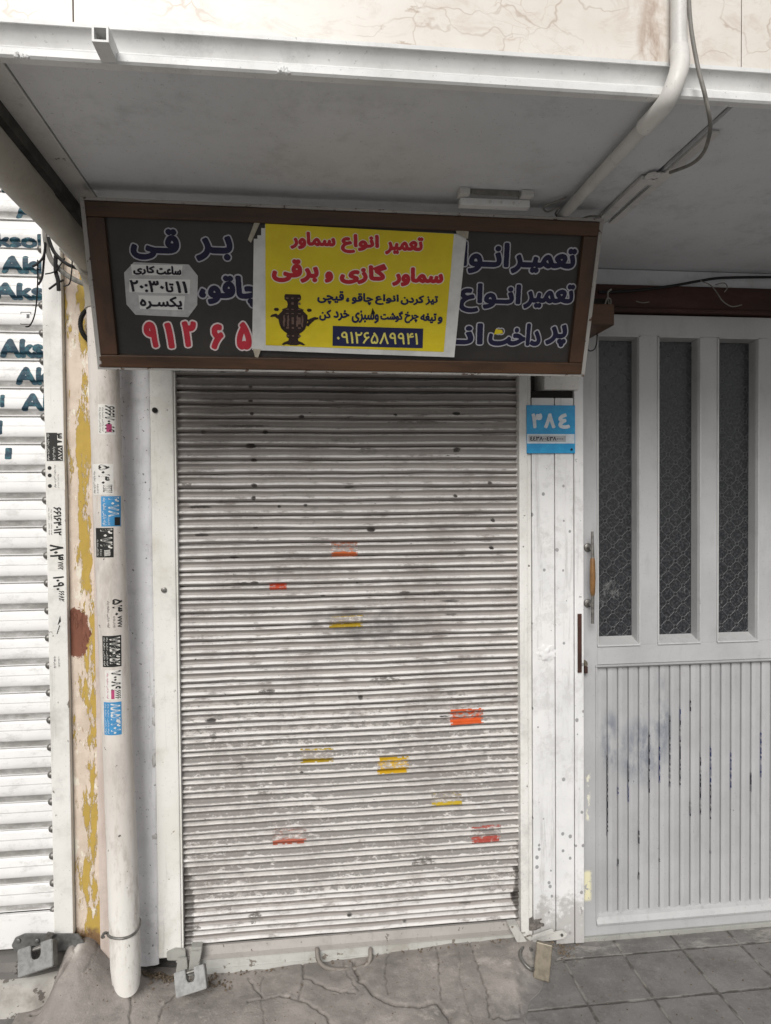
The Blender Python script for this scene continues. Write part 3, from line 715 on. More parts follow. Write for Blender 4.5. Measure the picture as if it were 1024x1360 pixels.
FL += [(220+x/2.048, 840+y/2.048, a/2.048, c/2.048, k_) for x, y, a, c, k_ in (
    (243, 775, 40, 26, .6), (370, 378, 7, 6, 1), (205, 365, 24, 34, .5), (275, 160, 44, 14, .7), (125, 238, 28, 11, .8), (530, 175, 16, 14, .8), (952, 715, 30, 46, 1), (955, 640, 26, 20, .7), (700, 620, 70, 30, .5), (130, 280, 20, 30, .5), (600, 130, 90, 26, .5), (65, 715, 30, 16, .7), (60, 665, 26, 14, .6), (70, 800, 46, 30, .6), (815, 735, 40, 10, .7), (500, 765, 16, 8, .8), (650, 785, 12, 8, .8), (270, 440, 50, 24, .45), (780, 165, 30, 12, .6))]
cv_ = np.array(b.v); fl_ = np.zeros(len(cv_))
for px_, py_, a_, c_, k_ in FL:
    q = P(px_, py_, 0); rx_, rz_ = max(.006, a_/759), max(.0045, c_/759)
    fl_ = np.maximum(fl_, k_*np.clip(1.6-((cv_[:, 0]-q.x)/rx_)**2-((cv_[:, 2]-q.z)/rz_)**2, 0, 1))
at = o.data.attributes.new('flake', 'FLOAT', 'POINT'); at.data.foreach_set('value', fl_)
def curtain_pt(x, z, lift):
    n = int((z-ZB)//PITCH_S); t0 = 1-((z-ZB)/PITCH_S-n)
    return Vector((x, .008-float(slat_depth(t0))-wave(x, z)-.0012*math.sin(n*2.3)-lift, z+sag(x, n+t0)))
# sticker scraps on the ridges
def scrap(name, c, px0, px1, py0, py1, dens, label):
    mm = Mat(name, .6, .3)
    nn = mm.noise(105, 8, .8, sc=(.6, 1, 1)); tz = mm.attr('row')
    k = mm.mix(mm.step(mm.math('ADD', nn, mm.math('MULTIPLY', tz, .17)), .615-dens*.3, .65-dens*.3), mm.mix(mm.step(mm.noise(75, 8, .78, sc=(.6, 1, 1), loc=(3, 1, 1)), .50, .58), (.29, .265, .25), (.56, .53, .50)), mm.mix(mm.noise(40, 5, .7), c, tuple(v*.55 for v in c)))
    mm.col(k)
    A, B_ = P(px0, py0, -.003), P(px1, py1, -.003); b = MB(); rw = []
    nz, nxx = 28, 14
    for j in range(nz+1):
        z = B_.z+(A.z-B_.z)*j/nz
        for i in range(nxx+1):
            x = A.x+(B_.x-A.x)*i/nxx
            b.v.append(tuple(curtain_pt(x, z, .0009))); rw.append(1 if j < nz*.34 else (.75 if j > nz*.9 else .0))
    for j in range(nz):
        for i in range(nxx):
            if (i in (0, nxx-1) or j in (0, nz-1)) and random.random() < .3: continue
            a = j*(nxx+1)+i; b.f.append((a, a+1, a+nxx+2, a+nxx+1)); b.mi.append(0)
    o = b.build('sticker', mm, tsh, smooth=True, label=label)
    at = o.data.attributes.new('row', 'FLOAT', 'POINT'); at.data.foreach_set('value', rw)
OR, RD, YE = (.60, .13, .03), (.50, .07, .035), (.60, .38, .02)
scrap('orange_scrap_top', OR, 440, 475, 720, 739, .25, 'scuffed orange sticker scrap, topmost on the curtain')
scrap('red_scrap_sliver', (.62, .08, .03), 358, 381, 775, 783, .55, 'small torn red sticker sliver')
scrap('yellow_scrap_upper', (.45, .30, .02), 437, 482, 819, 833, .12, 'worn brownish yellow sticker scrap')
scrap('orange_scrap_bright', (.70, .11, .02), 598, 642, 942, 961, .40, 'bright orange sticker with a grey middle')
scrap('yellow_scrap_left', (.50, .34, .02), 399, 443, 995, 1011, .08, 'half worn off yellow sticker, left of the brighter yellow one')
scrap('yellow_scrap_bright', (.66, .40, .015), 501, 543, 1007, 1025, .42, 'brightest yellow sticker')
scrap('yellow_scrap_low', (.58, .40, .02), 573, 613, 1052, 1070, .10, 'lowest yellow sticker scrap')
scrap('red_scrap_left', (.46, .12, .07), 362, 407, 1101, 1120, .22, 'faded red sticker scrap low on the left')
scrap('red_scrap_right', (.42, .07, .05), 626, 665, 1097, 1117, .10, 'speckled red sticker scrap near the right rail')
# bottom bar, handle, rails
zr = lambda x: .004*(x+.43)
b = MB()
b.prism([(-.016, .040), (-.036, .040), (-.036, .0435), (-.020, .0475), (-.012, .074), (-.002, .074), (-.002, .040)], 'x', SX0+.005, SX1-.012)
b.build('bottom_bar', paint('bottom_bar_paint', (.40, .375, .35), (.32, .30, .28), .55, chips=(.14, .12, .11), chip_th=.64, chip_sc=30), tsh)
m_sill = paint('shutter_sill_paint', (.52, .52, .49), (.42, .42, .39), .55, chips=(.20, .175, .15), chip_th=.62, chip_sc=24, dirt=((.26, .22, .18), .6))
b = MB(); b.box(SX0+.01, SX1-.014, -.030, -.004, -.05, .0385, bev=.002); b.box(SX0+.01, SX1-.014, -.0335, -.0302, -.05, .006)
b.build('base_angle', m_sill, tsh)
h = [P(421, 1262, -.034), P(421, 1262, -.045), P(424, 1277, -.065), P(436, 1286, -.075), P(460, 1288, -.078), P(482, 1284, -.075), P(491, 1275, -.065), P(492, 1262, -.045), P(492, 1262, -.034)]
b = MB(); b.tube(smooth_path(h, 6), .0078, 12); b.build('handle', paint('handle_paint', (.27, .245, .215), (.18, .16, .14), .5, chips=(.16, .12, .1), chip_th=.6, chip_sc=60), tsh, smooth=True)
RL0, RL1 = P(205, 900, -.03).x, P(235, 860, -.03).x
b = MB(); b.box(RL0, RL1, -.032, .06, .055, 2.35, bev=.004); b.box(RL1-.004, RL1+.006, -.026, .04, .055, 2.35)
b.build('guide_rail', m_rail, tsh)
RR0, RR1 = P(690.5, 900, -.03).x, P(707, 900, -.03).x
b = MB(); b.box(RR0, RR0+.030, -.033, .06, .02, 2.35, bev=.004); b.box(RR0+.0305, RR1, -.024, .06, .02, 2.35, bev=.003)
b.build('guide_rail', m_white, tsh)
for x, z in ((P(218, 783, -.03).x, P(218, 783, -.03).z), (P(206, 545, -.03).x, P(206, 545, -.03).z)):
    b = MB(); b.tube([(x, -.031, z), (x, -.038, z), (x, -.040, z)], [.009, .009, .005], 14); b.build('rail_bolt', m_steel if z < 1.5 else m_dark, tsh, smooth=40)
# hasps of the main shutter
def plate_quad(b, pts, Y0, th):   # flat plate from photo outline at depth Y0
    q = [P(x, y, Y0) for x, y in pts]
    b.prism([(p.x, p.z) for p in q], 'y', Y0, Y0+th, bev=.0015)
b = MB(); plate_quad(b, [(221, 1266), (232, 1261), (246, 1262), (247, 1276), (222, 1276)], -.045, .012); plate_quad(b, [(236, 1273), (248, 1273), (250, 1294), (233, 1295)], -.062, .010)
b.build('hasp', m_hasp, tsh)
b = MB(); plate_quad(b, [(253, 1264), (268, 1263), (263, 1290), (257, 1297), (250, 1294)], -.070, .008); plate_quad(b, [(254, 1258), (268, 1258), (268, 1266), (253, 1266)], -.060, .03)
b.build('hasp', m_hasp, tsh)
b = MB(); plate_quad(b, [(676, 1230), (686, 1229), (702, 1254), (701, 1263), (693, 1264)], -.060, .009); plate_quad(b, [(675, 1228), (687, 1227), (691, 1236), (679, 1238)], -.05, .03)
b.build('hasp', m_hasplight, tsh)
b = MB(); plate_quad(b, [(706, 1245), (738, 1238), (748, 1236), (754, 1241), (750, 1247), (738, 1249), (708, 1252)], -.056, .006); plate_quad(b, [(699, 1246), (734, 1234), (736, 1239), (704, 1250)], -.066, .006)
b.build('hasp_bar', m_hasplight, tsh)
q = P(746, 1241.5, -.056); b = MB(); b.tube([(q.x, -.056, q.z), (q.x, -.060, q.z)], .005, 12); b.build('hasp_bolt', m_steel, tsh)

# padlocks
def block_lock(px, label, tilt, Y0, s=1., pitch=-28):
    q = P(*px, Y0)
    t3 = thing('padlock', label, 'padlock', (q.x, Y0, q.z), 'square-bodied grey padlocks')
    M = Matrix.Translation((q.x, Y0, q.z)) @ Matrix.Rotation(R(tilt), 4, 'Y') @ Matrix.Rotation(R(pitch), 4, 'X') @ Matrix.Scale(s, 4)
    poly = [(-.05, -.035), (.05, -.035), (.05, .035), (.016, .035), (.016, .006), (.010, -.004), (-.006, -.004), (-.012, .006), (-.012, .035), (-.05, .035)]
    b = MB(); b.prism(poly, 'y', -.016, .016, M=M, bev=.0018); b.build('body', m_lockgrey, t3)
    b = MB(); b.tube([M @ Vector((-.02, 0, .024)), M @ Vector((.024, 0, .024))], .006*s, 12); b.build('shackle', m_steel, t3, smooth=True)
block_lock((254, 1302), 'grey block padlock on the lower left corner of the narrow shutter', -13, -.165, .98, -30)
block_lock((50, 1272), 'grey block padlock on the oval hasp of the neighbouring shutter', -15, -.10, 1.12, -34)
q = P(721, 1276, -.172)
t3 = thing('padlock', 'brass padlock with steel shackle at the lower right corner of the shutter', 'padlock', tuple(q))
M = Matrix.Translation(q) @ Matrix.Rotation(R(6), 4, 'Y') @ Matrix.Rotation(R(-22), 4, 'Z') @ Matrix.Rotation(R(-16), 4, 'X')
b = MB(); b.box(-.027, .027, -.014, .014, -.056, .056, bev=.003, M=M); b.build('body', m_brass, t3)
pts = [M @ Vector((-.024, -.004, -.030)), P(703, 1286, -.185), P(692, 1273, -.155), P(692, 1262, -.105), P(699, 1258, -.075), P(706, 1262, -.10)]
b = MB(); b.tube(smooth_path(pts, 6), .006, 12); b.build('shackle', m_steel, t3, smooth=True)

# ------------------------------------------------------------------ whitewashed pillar between pipe and rail
t_ = thing('plastered_pillar', 'narrow rounded whitewashed plaster pillar between the drain pipe and the shutter rail', 'pillar', (-.57, 0, .1))
PX0, PX1 = -.665, RL0-.0015
poly = [(PX1, .08), (PX1, -.021), (PX1-.012, -.027), (PX1-.05, -.030), (PX1-.085, -.024), (PX1-.105, -.010), (PX1-.118, .012), (PX0, .03), (PX0, .08)]
b = MB(); bm = bmesh.new(); NZ = 150
ring = smooth_path([(p[0], p[1], 0) for p in poly[1:8]], 4)
for j in range(NZ+1):
    z = .03+2.3*j/NZ
    for p in ring:
        dn_ = .004*mn.noise(Vector((p.x*14, p.y*14, z*9)))+.0025*mn.noise(Vector((p.x*40, p.y*40, z*35)))
        b.v.append((p.x, p.y-dn_, z))
nr = len(ring)
for j in range(NZ):
    for i in range(nr-1): a = j*nr+i; b.f.append((a, a+1, a+nr+1, a+nr)); b.mi.append(0)
b.build('shaft', m_plaster, t_, smooth=60)
m_blob = paint('raw_plaster', (.50, .49, .48), (.36, .35, .34), .9, grain=60, bumpy=.7)
for px, py, sx, sz in ((206, 932, .009, .022), (206, 958, .009, .018), (206, 1010, .010, .024), (204, 1112, .016, .014)):
    q = P(px, py, -.03); b = MB(); bm = bmesh.new(); bmesh.ops.create_icosphere(bm, subdivisions=3, radius=1)
    for v in bm.verts: v.co *= 1+.35*mn.noise(v.co*2.1+Vector((px, py, 0)))
    b.bm(bm, M=Matrix.Translation((q.x-.004, -.023, q.z)) @ Matrix.Diagonal((sx, .006, sz, 1))); b.build('plaster_patch', m_blob, t_, smooth=True)

# ------------------------------------------------------------------ boarded white pilaster right of the shutter
t_ = thing('boarded_pilaster', 'white painted boarded pilaster with joints and paint splashes between shutter and door', 'pilaster', (.9, -.02, .03))
xb = [RR1+.002, P(738, 900, -.03).x, P(763, 900, -.03).x, P(775, 900, -.03).x]
b = MB(); b.box(xb[0], xb[1]-.0025, -.029, .06, .0, 1.965, bev=.0025); b.build('board', m_board_paint, t_)
b = MB(); b.box(xb[1], xb[2]-.0025, -.031, .06, -.015, 1.965, bev=.0025); b.build('board', m_board_paint, t_)
b = MB(); b.box(xb[2], xb[3], -.034, .06, -.015, 2.3, bev=.003); b.build('edge_strip', m_board_paint, t_)
b = MB(); b.box(xb[0], xb[2]-.003, -.022, .06, 1.967, 1.99); b.build('slot', m_dark, t_)
b = MB(); b.box(P(722, 505, -.04).x, xb[2]+.012, -.048, .06, 1.992, 2.3, bev=.003); b.build('head_board', m_white, t_)
q = P(725, 868, -.03); b = MB(); bm = bmesh.new(); bmesh.ops.create_icosphere(bm, subdivisions=4, radius=1)
for v in bm.verts: v.co *= 1+.4*mn.noise(v.co*2.6+Vector((5, 2, 0)))
b.bm(bm, M=Matrix.Translation((q.x, -.027, q.z)) @ Matrix.Diagonal((.034, .007, .032, 1))); b.build('filler_patch', m_board_paint, t_, smooth=True)
b = MB(); bm = bmesh.new(); bmesh.ops.create_icosphere(bm, subdivisions=4, radius=1)
for v in bm.verts: v.co *= 1+.4*mn.noise(v.co*2.6+Vector((1, 7, 0)))
q = P(712, 1228, -.03); b.bm(bm, M=Matrix.Translation((q.x, -.024, q.z)) @ Matrix.Diagonal((.034, .0085, .024, 1))); b.build('grime_patch', flat('tarry_grime', (.20, .18, .165), .9, .2, .6, 60), t_, smooth=True)

# house number plate
YP = -.038
q0, q1 = P(699.5, 538, YP), P(764, 602, YP)
t_ = thing('house_number_plate', 'square blue house number plate screwed to the white boards', 'number plate', (q0.x/2+q1.x/2, YP, q1.z))
b = MB(); b.box(q0.x, q1.x, YP, YP+.004, q1.z, q0.z, bev=.0012); b.build('plate', m_plate, t_)
def flatY(Y):
    return lambda lift: (lambda u, v: (u, Y-lift, v))
def pr(x0, y0, x1, y1, Y):
    a, c = P(x0, (y0+y1)/2, Y), P(x1, (y0+y1)/2, Y); d, e = P((x0+x1)/2, y1, Y), P((x0+x1)/2, y0, Y)
    return (a.x, d.z, c.x, e.z)
b = MB(); f = flatY(YP)
for s_, r_ in (('۳', (706, 549, 720, 569)), ('۸', (722.5, 549, 737.5, 569)), ('٤', (741.5, 549, 757, 569.5))):
    letter(b, s_, pr(*r_, YP), f, 0, bold=.045)
r_ = pr(700, 576.5, 763, 589, YP); b.quad(*[f(.0004)(u, v) for u, v in ((r_[0], r_[1]), (r_[2], r_[1]), (r_[2], r_[3]), (r_[0], r_[3]))], 0)
r_ = pr(702, 578.5, 751.5, 587, YP); b.quad(*[f(.0007)(u, v) for u, v in ((r_[0], r_[1]), (r_[2], r_[1]), (r_[2], r_[3]), (r_[0], r_[3]))], 1)
letter(b, '٤٤۳۸۰۰٤۳۸۰۰۰۰', pr(704, 579.8, 748, 585.4, YP), f, 2, bold=.05)
b.build('lettering', [flat('plate_white', (.66, .72, .76), .5), flat('plate_grey', (.42, .44, .46), .5), m_pblk], t_)
b = MB(); q = P(759, 597, YP); b.tube([(q.x, YP, q.z), (q.x, YP-.003, q.z)], .004, 10); b.build('screw', m_dark, t_)

# ------------------------------------------------------------------ grey metal door
t_ = thing('metal_door', 'grey metal door with three tall patterned glass panes and a ribbed lower panel', 'door', (1.4, 0, GZ))
DX0 = xb[3]+.002; DT = P(800, 417, 0).z; DXR = 2.12; DY = .0
def PX(px): return P(px, 650, 0).x
gz0, gz1 = P(800, 858, 0).z, P(800, 445, 0).z
op = [(PX(793), PX(850)), (PX(873.5), PX(930.5)), (PX(952.5), PX(1007.5))]
wd = op[1][1]-op[1][0]; gap = op[2][0]-op[1][1]
op.append((op[2][1]+gap*1.6, op[2][1]+gap*1.6+wd))
pz0, pz1 = P(792, 1223, 0).z, P(792, 884, 0).z
b = MB()
edges_ = [DX0+.0]+[v for o_ in op for v in o_]+[DXR]
PXL = P(791.5, 1050, 0).x
b.box(DX0, op[0][0], DY, DY+.06, GZ+.006, DT, bev=.002)
b.box(op[0][0], DXR, DY, DY+.058, gz1, DT, bev=.002)
b.box(op[0][0], DXR, DY, DY+.058, pz1+.003, gz0, bev=.002)
for i in range(3): b.box(op[i][1], op[i+1][0], DY+.0006, DY+.058, gz0, gz1, bev=.0015)
b.box(op[3][1], DXR, DY+.0006, DY+.058, gz0, gz1)
b.box(op[0][0]-.004, DXR, DY+.0005, DY+.058, GZ+.006, pz0-.012, bev=.002)
b.build('frame', m_door, t_)
for (a, c) in op:
    b = MB(); b.box(a-.002, c+.002, .046, .050, gz0-.002, gz1+.002); b.build('glass_pane', m_glass, t_)
    b = MB(); zs = gz0
    # mitred bead round the opening: sill slopes outward and catches the sky
    b.prism([(.046, zs+.026), (-.004, zs+.004), (-.006, zs-.001), (.046, zs-.001)], 'x', a, c)
    b.prism([(a-.001, -.003), (a+.005, -.003), (a+.007, .046), (a-.001, .046)], 'z', zs+.003, gz1)
    b.prism([(c+.001, -.003), (c-.004, -.003), (c-.008, .008), (c-.010, .046), (c+.001, .046)], 'z', zs+.003, gz1)
    b.prism([(-.003, gz1+.001), (-.003, gz1-.005), (.046, gz1-.010), (.046, gz1+.001)], 'x', a, c)
    b.build('glazing_bead', m_doortrim, t_)
# ribbed panel
rib = .0408; b = MB(); pts = []
x = PXL+.006
while x < DXR:
    pts += [(x, .016), (x+.0015, .0235), (x+.0045, .0235), (x+.006, .014), (x+rib*.5, .0125)]; x += rib
pts = [p for p in pts if p[0] <= DXR]
for i in range(len(pts)-1): b.quad((pts[i][0], pts[i][1], pz0-.01), (pts[i+1][0], pts[i+1][1], pz0-.01), (pts[i+1][0], pts[i+1][1], pz1+.004), (pts[i][0], pts[i][1], pz1+.004))
b.build('ribbed_panel', m_door, t_)
b = MB(); b.prism([(-.007, pz1+.002), (-.006, pz1-.004), (.012, pz1-.014), (.02, pz1-.014), (.02, pz1+.002)], 'x', PXL-.002, DXR); b.build('panel_bead', m_door, t_)
b = MB(); b.prism([(-.004, -.002+PXL), (-.003, PXL+.005), (.02, PXL+.008), (.02, PXL-.002)], 'z', pz0, pz1-.004, M=Matrix(((0, 1, 0, 0), (1, 0, 0, 0), (0, 0, 1, 0), (0, 0, 0, 1)))); b.build('panel_bead', m_door, t_)
b = MB(); b.prism([(-.010, pz0-.013), (-.012, pz0-.006), (.0, pz0+.012), (.020, pz0+.022), (.022, pz0-.013)], 'x', PXL, DXR); b.build('panel_sill', m_doortrim, t_)
# dark and blue paint left in the grooves
b = MB()
for px, y0, y1, cidx in ((128, 430, 710, 0), (210, 450, 520, 0), (210, 520, 590, 1), (252, 350, 560, 0), (293, 400, 525, 1), (335, 290, 510, 0), (375, 260, 310, 1), (375, 300, 540, 0), (416, 238, 275, 0), (415, 590, 640, 0), (456, 420, 635, 0), (496, 395, 530, 1), (495, 530, 650, 0), (536, 420, 550, 1), (614, 490, 555, 0), (655, 350, 505, 1), (170, 540, 570, 1), (168, 790, 815, 0), (248, 835, 860, 0), (290, 790, 800, 0), (250, 690, 735, 0), (332, 520, 540, 0), (493, 760, 770, 0)):
    q0, q1 = P(760+px/2.615, 840+y0/2.615, .01), P(760+px/2.615, 840+y1/2.615, .01)
    g0 = PXL+.006+round((q0.x-PXL-.009)/rib)*rib
    n = max(3, int((q0.z-q1.z)/.008))
    for j in range(n):
        za, zb_ = q0.z+(q1.z-q0.z)*j/n, q0.z+(q1.z-q0.z)*(j+1)/n
        wl = .0008*random.random()
        b.quad((g0-.0006+wl, .0150, zb_), (g0+.0048-wl, .0228, zb_), (g0+.0048-wl, .0228, za), (g0-.0006+wl, .0150, za), cidx)
        if random.random() < .75: b.quad((g0+.0050, .0195, zb_), (g0+.0068-wl, .0128, zb_), (g0+.0068-wl, .0128, za), (g0+.0050, .0195, za), cidx)
b.build('groove_paint', [flat('groove_black', (.025, .028, .04), .6), flat('groove_blue', (.02, .04, .16), .6)], t_)
# threshold strip
b = MB(); b.box(DX0, DXR, -.012, -.0006, GZ+.004, GZ+.022, bev=.002); b.build('threshold', m_hasp, t_)
# pull handle
hx = P(787, 760, -.05).x; hz0, hz1 = P(787, 828, -.05).z, P(787, 706, -.05).z
hg0, hg1 = P(787, 790, -.05).z, P(787, 742, -.05).z
b = MB(); b.tube([(hx, -.05, hz0), (hx, -.05, hg0)], [.0055, .0065], 14); b.tube([(hx, -.05, hg1), (hx-.001, -.05, hz1)], [.0065, .0045], 14)
hd = b.build('handle', m_steel, t_, smooth=True)
b = MB(); b.tube([(hx, -.05, hg0-.002), (hx, -.05, hg0+.01), (hx, -.05, (hg0+hg1)/2), (hx, -.05, hg1-.01), (hx, -.05, hg1+.002)], [.007, .009, .0105, .009, .007], 16)
b.build('grip', flat('varnished_grip', (.22, .11, .035), .4, .5, .4, 30), hd, smooth=True)
for py in (727, 801):
    z = P(783, py, 0).z; xr = P(781, py, -.003).x
    b = MB(); b.tube([(xr, -.0005, z), (xr, -.006, z), (xr, -.009, z)], [.016, .015, .009], 20); b.tube([(xr, -.008, z), (hx-.003, -.05, z)], .006, 12); b.build('handle_rose', m_steel, hd, smooth=40)
# lock and brown strip at the door edge
q = P(775, 880, -.0)
b = MB(); b.tube([(q.x, -.0005, q.z), (q.x, -.014, q.z)], [.011, .010], 16); b.tube([(q.x, -.014, q.z-.001), (q.x, -.024, q.z-.002)], .006, 10); b.build('lock_cylinder', m_brass, t_, smooth=40)
b = MB(); b.box(q.x-.006, q.x+.006, -.026, -.006, q.z-.034, q.z-.009, bev=.002); b.build('key_plate', m_lintel, t_)
x0, z0, x1, z1 = P(767, 893, -.035).x, P(767, 893, -.035).z, P(772, 815, -.035).x, P(772, 815, -.035).z
b = MB(); b.box(x0, x1, -.040, -.0345, z0, z1, bev=.001); o = tag(b.build('cover_strip', m_lintel), 'rusty brown strip on the pilaster edge beside the door lock', 'strip')

# lintel, cables over the door
LZ0, LZ1 = DT+.006, P(900, 381, 0).z
t_ = thing('lintel_beam', 'dark reddish brown beam over the grey door', 'beam', (1.5, 0, LZ0))
b = MB(); b.box(.93, 3, -.012, .095, LZ0+.016, LZ1, bev=.004); b.build('beam', m_lintel, t_)
b = MB(); b.box(.93, 3, -.022, .095, LZ0, LZ0+.014, bev=.003); b.build('moulding', m_lintel, t_)
b = MB(); b.box(.93, 3, .0, .096, LZ1+.002, 2.437); tag(b.build('wall_strip', m_soffit), 'narrow grey wall band between the dark beam and the soffit', 'wall')
for i, (pts, r_, lab, mt) in enumerate((
    ([(795, 388, -.03), (840, 386, -.03), (890, 380, -.03), (930, 373, -.03), (960, 369, -.03), (1030, 368, -.03), (1100, 368, -.03)], .005, 'long dark cable running along the top of the brown beam', m_black),
    ([(930, 373, -.034), (944, 379, -.04), (953, 390, -.042), (960, 400, -.042), (972, 407, -.04), (985, 405, -.03)], .0022, 'thin pale wire curling down over the brown beam', m_cable),
    ([(950, 378, -.025), (962, 376, -.035), (966, 382, -.035), (962, 388, -.03)], .002, 'short curled wire end on the brown beam', m_cable),
    ([(845, 400, -.028), (853, 402, -.035), (862, 401, -.028)], .002, 'pale wire scrap lying low against the brown beam', m_cable),
    ([(792, 433, -.12), (793, 450, -.12), (790, 463, -.12), (783, 466, -.12), (779, 461, -.13)], .002, 'thin black wire loop below the right end of the sign', m_black))):
    b = MB(); b.tube(smooth_path([P(*p) for p in pts], 6), r_, 8); tag(b.build('cable', mt, smooth=True), lab, 'cable')
q0, q1 = P(789, 403, -.24), P(816, 432, -.24)
t_ = thing('timber_bracket', 'brown wooden block with a wire tied on it behind the sign\'s right end', 'bracket', (q0.x, -.15, q1.z))
b = MB(); b.box(q0.x-.02, q1.x, -.24, -.0235, q1.z, q0.z, bev=.004); b.build('block', m_wood, t_)
b = MB(); c_ = P(808, 402, -.235)
b.tube(smooth_path([(c_.x-.012, -.235, c_.z-.008), (c_.x-.006, -.24, c_.z+.012), (c_.x+.006, -.24, c_.z+.008), (c_.x+.004, -.235, c_.z-.012), (c_.x-.002, -.235, c_.z+.030), (c_.x+.012, -.23, c_.z+.045)], 6), .0028, 8); b.build('wire', m_cable, t_, smooth=True)
b = MB(); b.box(q0.x-.02, q1.x-.01, -.225, -.03, q0.z+.001, q0.z+.02); b.build('packing', m_dark, t_)

# ------------------------------------------------------------------ signboard
S0 = Vector((-.5705, -.38, 1.987)); S1 = Vector((.8575, -.38, 1.983))   # bottom corners
ST = Vector((0, -.52, 2.405))-Vector((0, -.38, 1.986))
SV = ST.normalized(); SU = (S1-S0).normalized(); SN = SU.cross(SV); SN = -SN if SN.y > 0 else SN
SW, SH = (S1-S0).length, ST.length
def SP(u, v, lift=0): return S0+SU*u+SV*v+SN*lift
def suv(x, y):
    v = ray(x, y); k_ = (S0-CAMP).dot(SN)/v.dot(SN); p = CAMP+v*k_-S0
    return p.dot(SU), p.dot(SV)
MS = Matrix(((SU.x, SN.x*-1, SV.x, S0.x), (SU.y, -SN.y, SV.y, S0.y), (SU.z, -SN.z, SV.z, S0.z), (0, 0, 0, 1)))   # local x=u, y=into sign, z=v
tS = thing('shop_sign', 'long charcoal shop sign in a brown wooden frame with navy Persian lettering', 'sign', tuple(S0+SU*SW/2))
b = MB(); b.box(.03, SW-.03, .004, .012, .02, SH-.02, M=MS); b.build('panel', m_board, tS)
fw = .034
b = MB(); b.box(.012, SW-.012, -.012, .03, .006, .006+fw, M=MS, bev=.003); b.build('frame_rail', m_wood, tS)
b = MB(); b.box(.012, SW-.012, -.012, .03, SH-.006-fw-.004, SH-.006, M=MS, bev=.003); b.build('frame_rail', m_wood, tS)
b = MB(); b.box(.012, .012+fw+.012, -.0115, .03, .0065+fw, SH-.0105-fw, M=MS, bev=.003); b.build('frame_stile', m_woodv, tS)
b = MB(); b.box(SW-.012-fw-.008, SW-.012, -.0115, .03, .0065+fw, SH-.0105-fw, M=MS, bev=.003); b.build('frame_stile', m_woodv, tS)
b = MB(); b.box(0, SW, -.009, .04, -.001, .0055, M=MS, bev=.001); b.box(0, .0115, -.009, .04, .006, SH-.0055, M=MS, bev=.001); b.box(SW-.0115, SW, -.009, .04, .006, SH-.0055, M=MS, bev=.001); b.box(0, SW, -.009, .04, SH-.005, SH+.003, M=MS, bev=.001)
b.box(.012, SW-.012, .031, .045, .006, SH-.006, M=MS)
b.build('metal_edge', m_edge, tS)
for xs_ in (.15, SW-.15):       # brackets to the wall
    b = MB(); c_ = SP(xs_, .06, -.04); b.box(c_.x-.012, c_.x+.012, c_.y, .05, c_.z-.012, c_.z+.012); b.build('bracket', m_hasp, tS)
def sr(x0, y0, x1, y1):
    ym, xm = (y0+y1)/2, (x0+x1)/2
    return (suv(x0, ym)[0], suv(xm, y1)[1], suv(x1, ym)[0], suv(xm, y0)[1])
def ssurf(base): return lambda lift: (lambda u, v: SP(u, v, base+lift))
def words(parent, lst, base, core, halo, mats, bold, hw, name='lettering', label=None):
    b = MB()
    H_ = np.median([sr(*r_)[3]-sr(*r_)[1] for _, r_ in lst])
    for s_, r_ in lst: letter(b, s_, sr(*r_), ssurf(base), core, halo, bold, hw, babs=H_)
    return b.build(name, mats, parent, label=label)
sgm = [m_inkblue, m_inkhalo]
PB = -.004       # panel face, measured along the sign normal
words(tS, [('تعمیـر', (678, 325, 768, 365)), ('انـوا', (612, 318, 679, 364))], PB, 0, 1, sgm, .045, .045)
words(tS, [('تعمیر', (695, 373.5, 765, 411)), ('انـواع', (609, 373.5, 694, 416))], PB, 0, 1, sgm, .045, .045)
words(tS, [('پر', (724, 427.5, 755, 461)), ('داخت', (648, 426, 721, 460)), ('انـ', (597, 426, 644, 458))], PB, 0, 1, sgm, .05, .05)
words(tS, [('قـی', (171, 301, 240, 347)), ('بـر', (258, 310, 311, 349))], PB, 0, 1, sgm, .05, .045)
words(tS, [('چاقو،', (262, 363, 350, 409))], PB, 0, 1, sgm, .05, .045)
words(tS, [('۹', (189, 425, 211.5, 464)), ('۱', (217, 426, 233, 465)), ('۲', (240, 424, 263, 463)), ('۶', (278, 428, 299, 466)), ('۵', (312, 425, 336, 466))], PB, 0, 1, [m_inkred, m_inkpink], .06, .055, label='red numerals')
# yellow fragment left in one letter
b = MB(); r_ = sr(657, 434, 669, 443); b.prism([(r_[0], r_[1]), (r_[2], r_[1]+.004), (r_[2]-.004, r_[3]-.006), (r_[0]+.004, r_[3]-.004)], 'y', .0026, .0031, M=MS); b.build('paint_fleck', m_yel, tS)
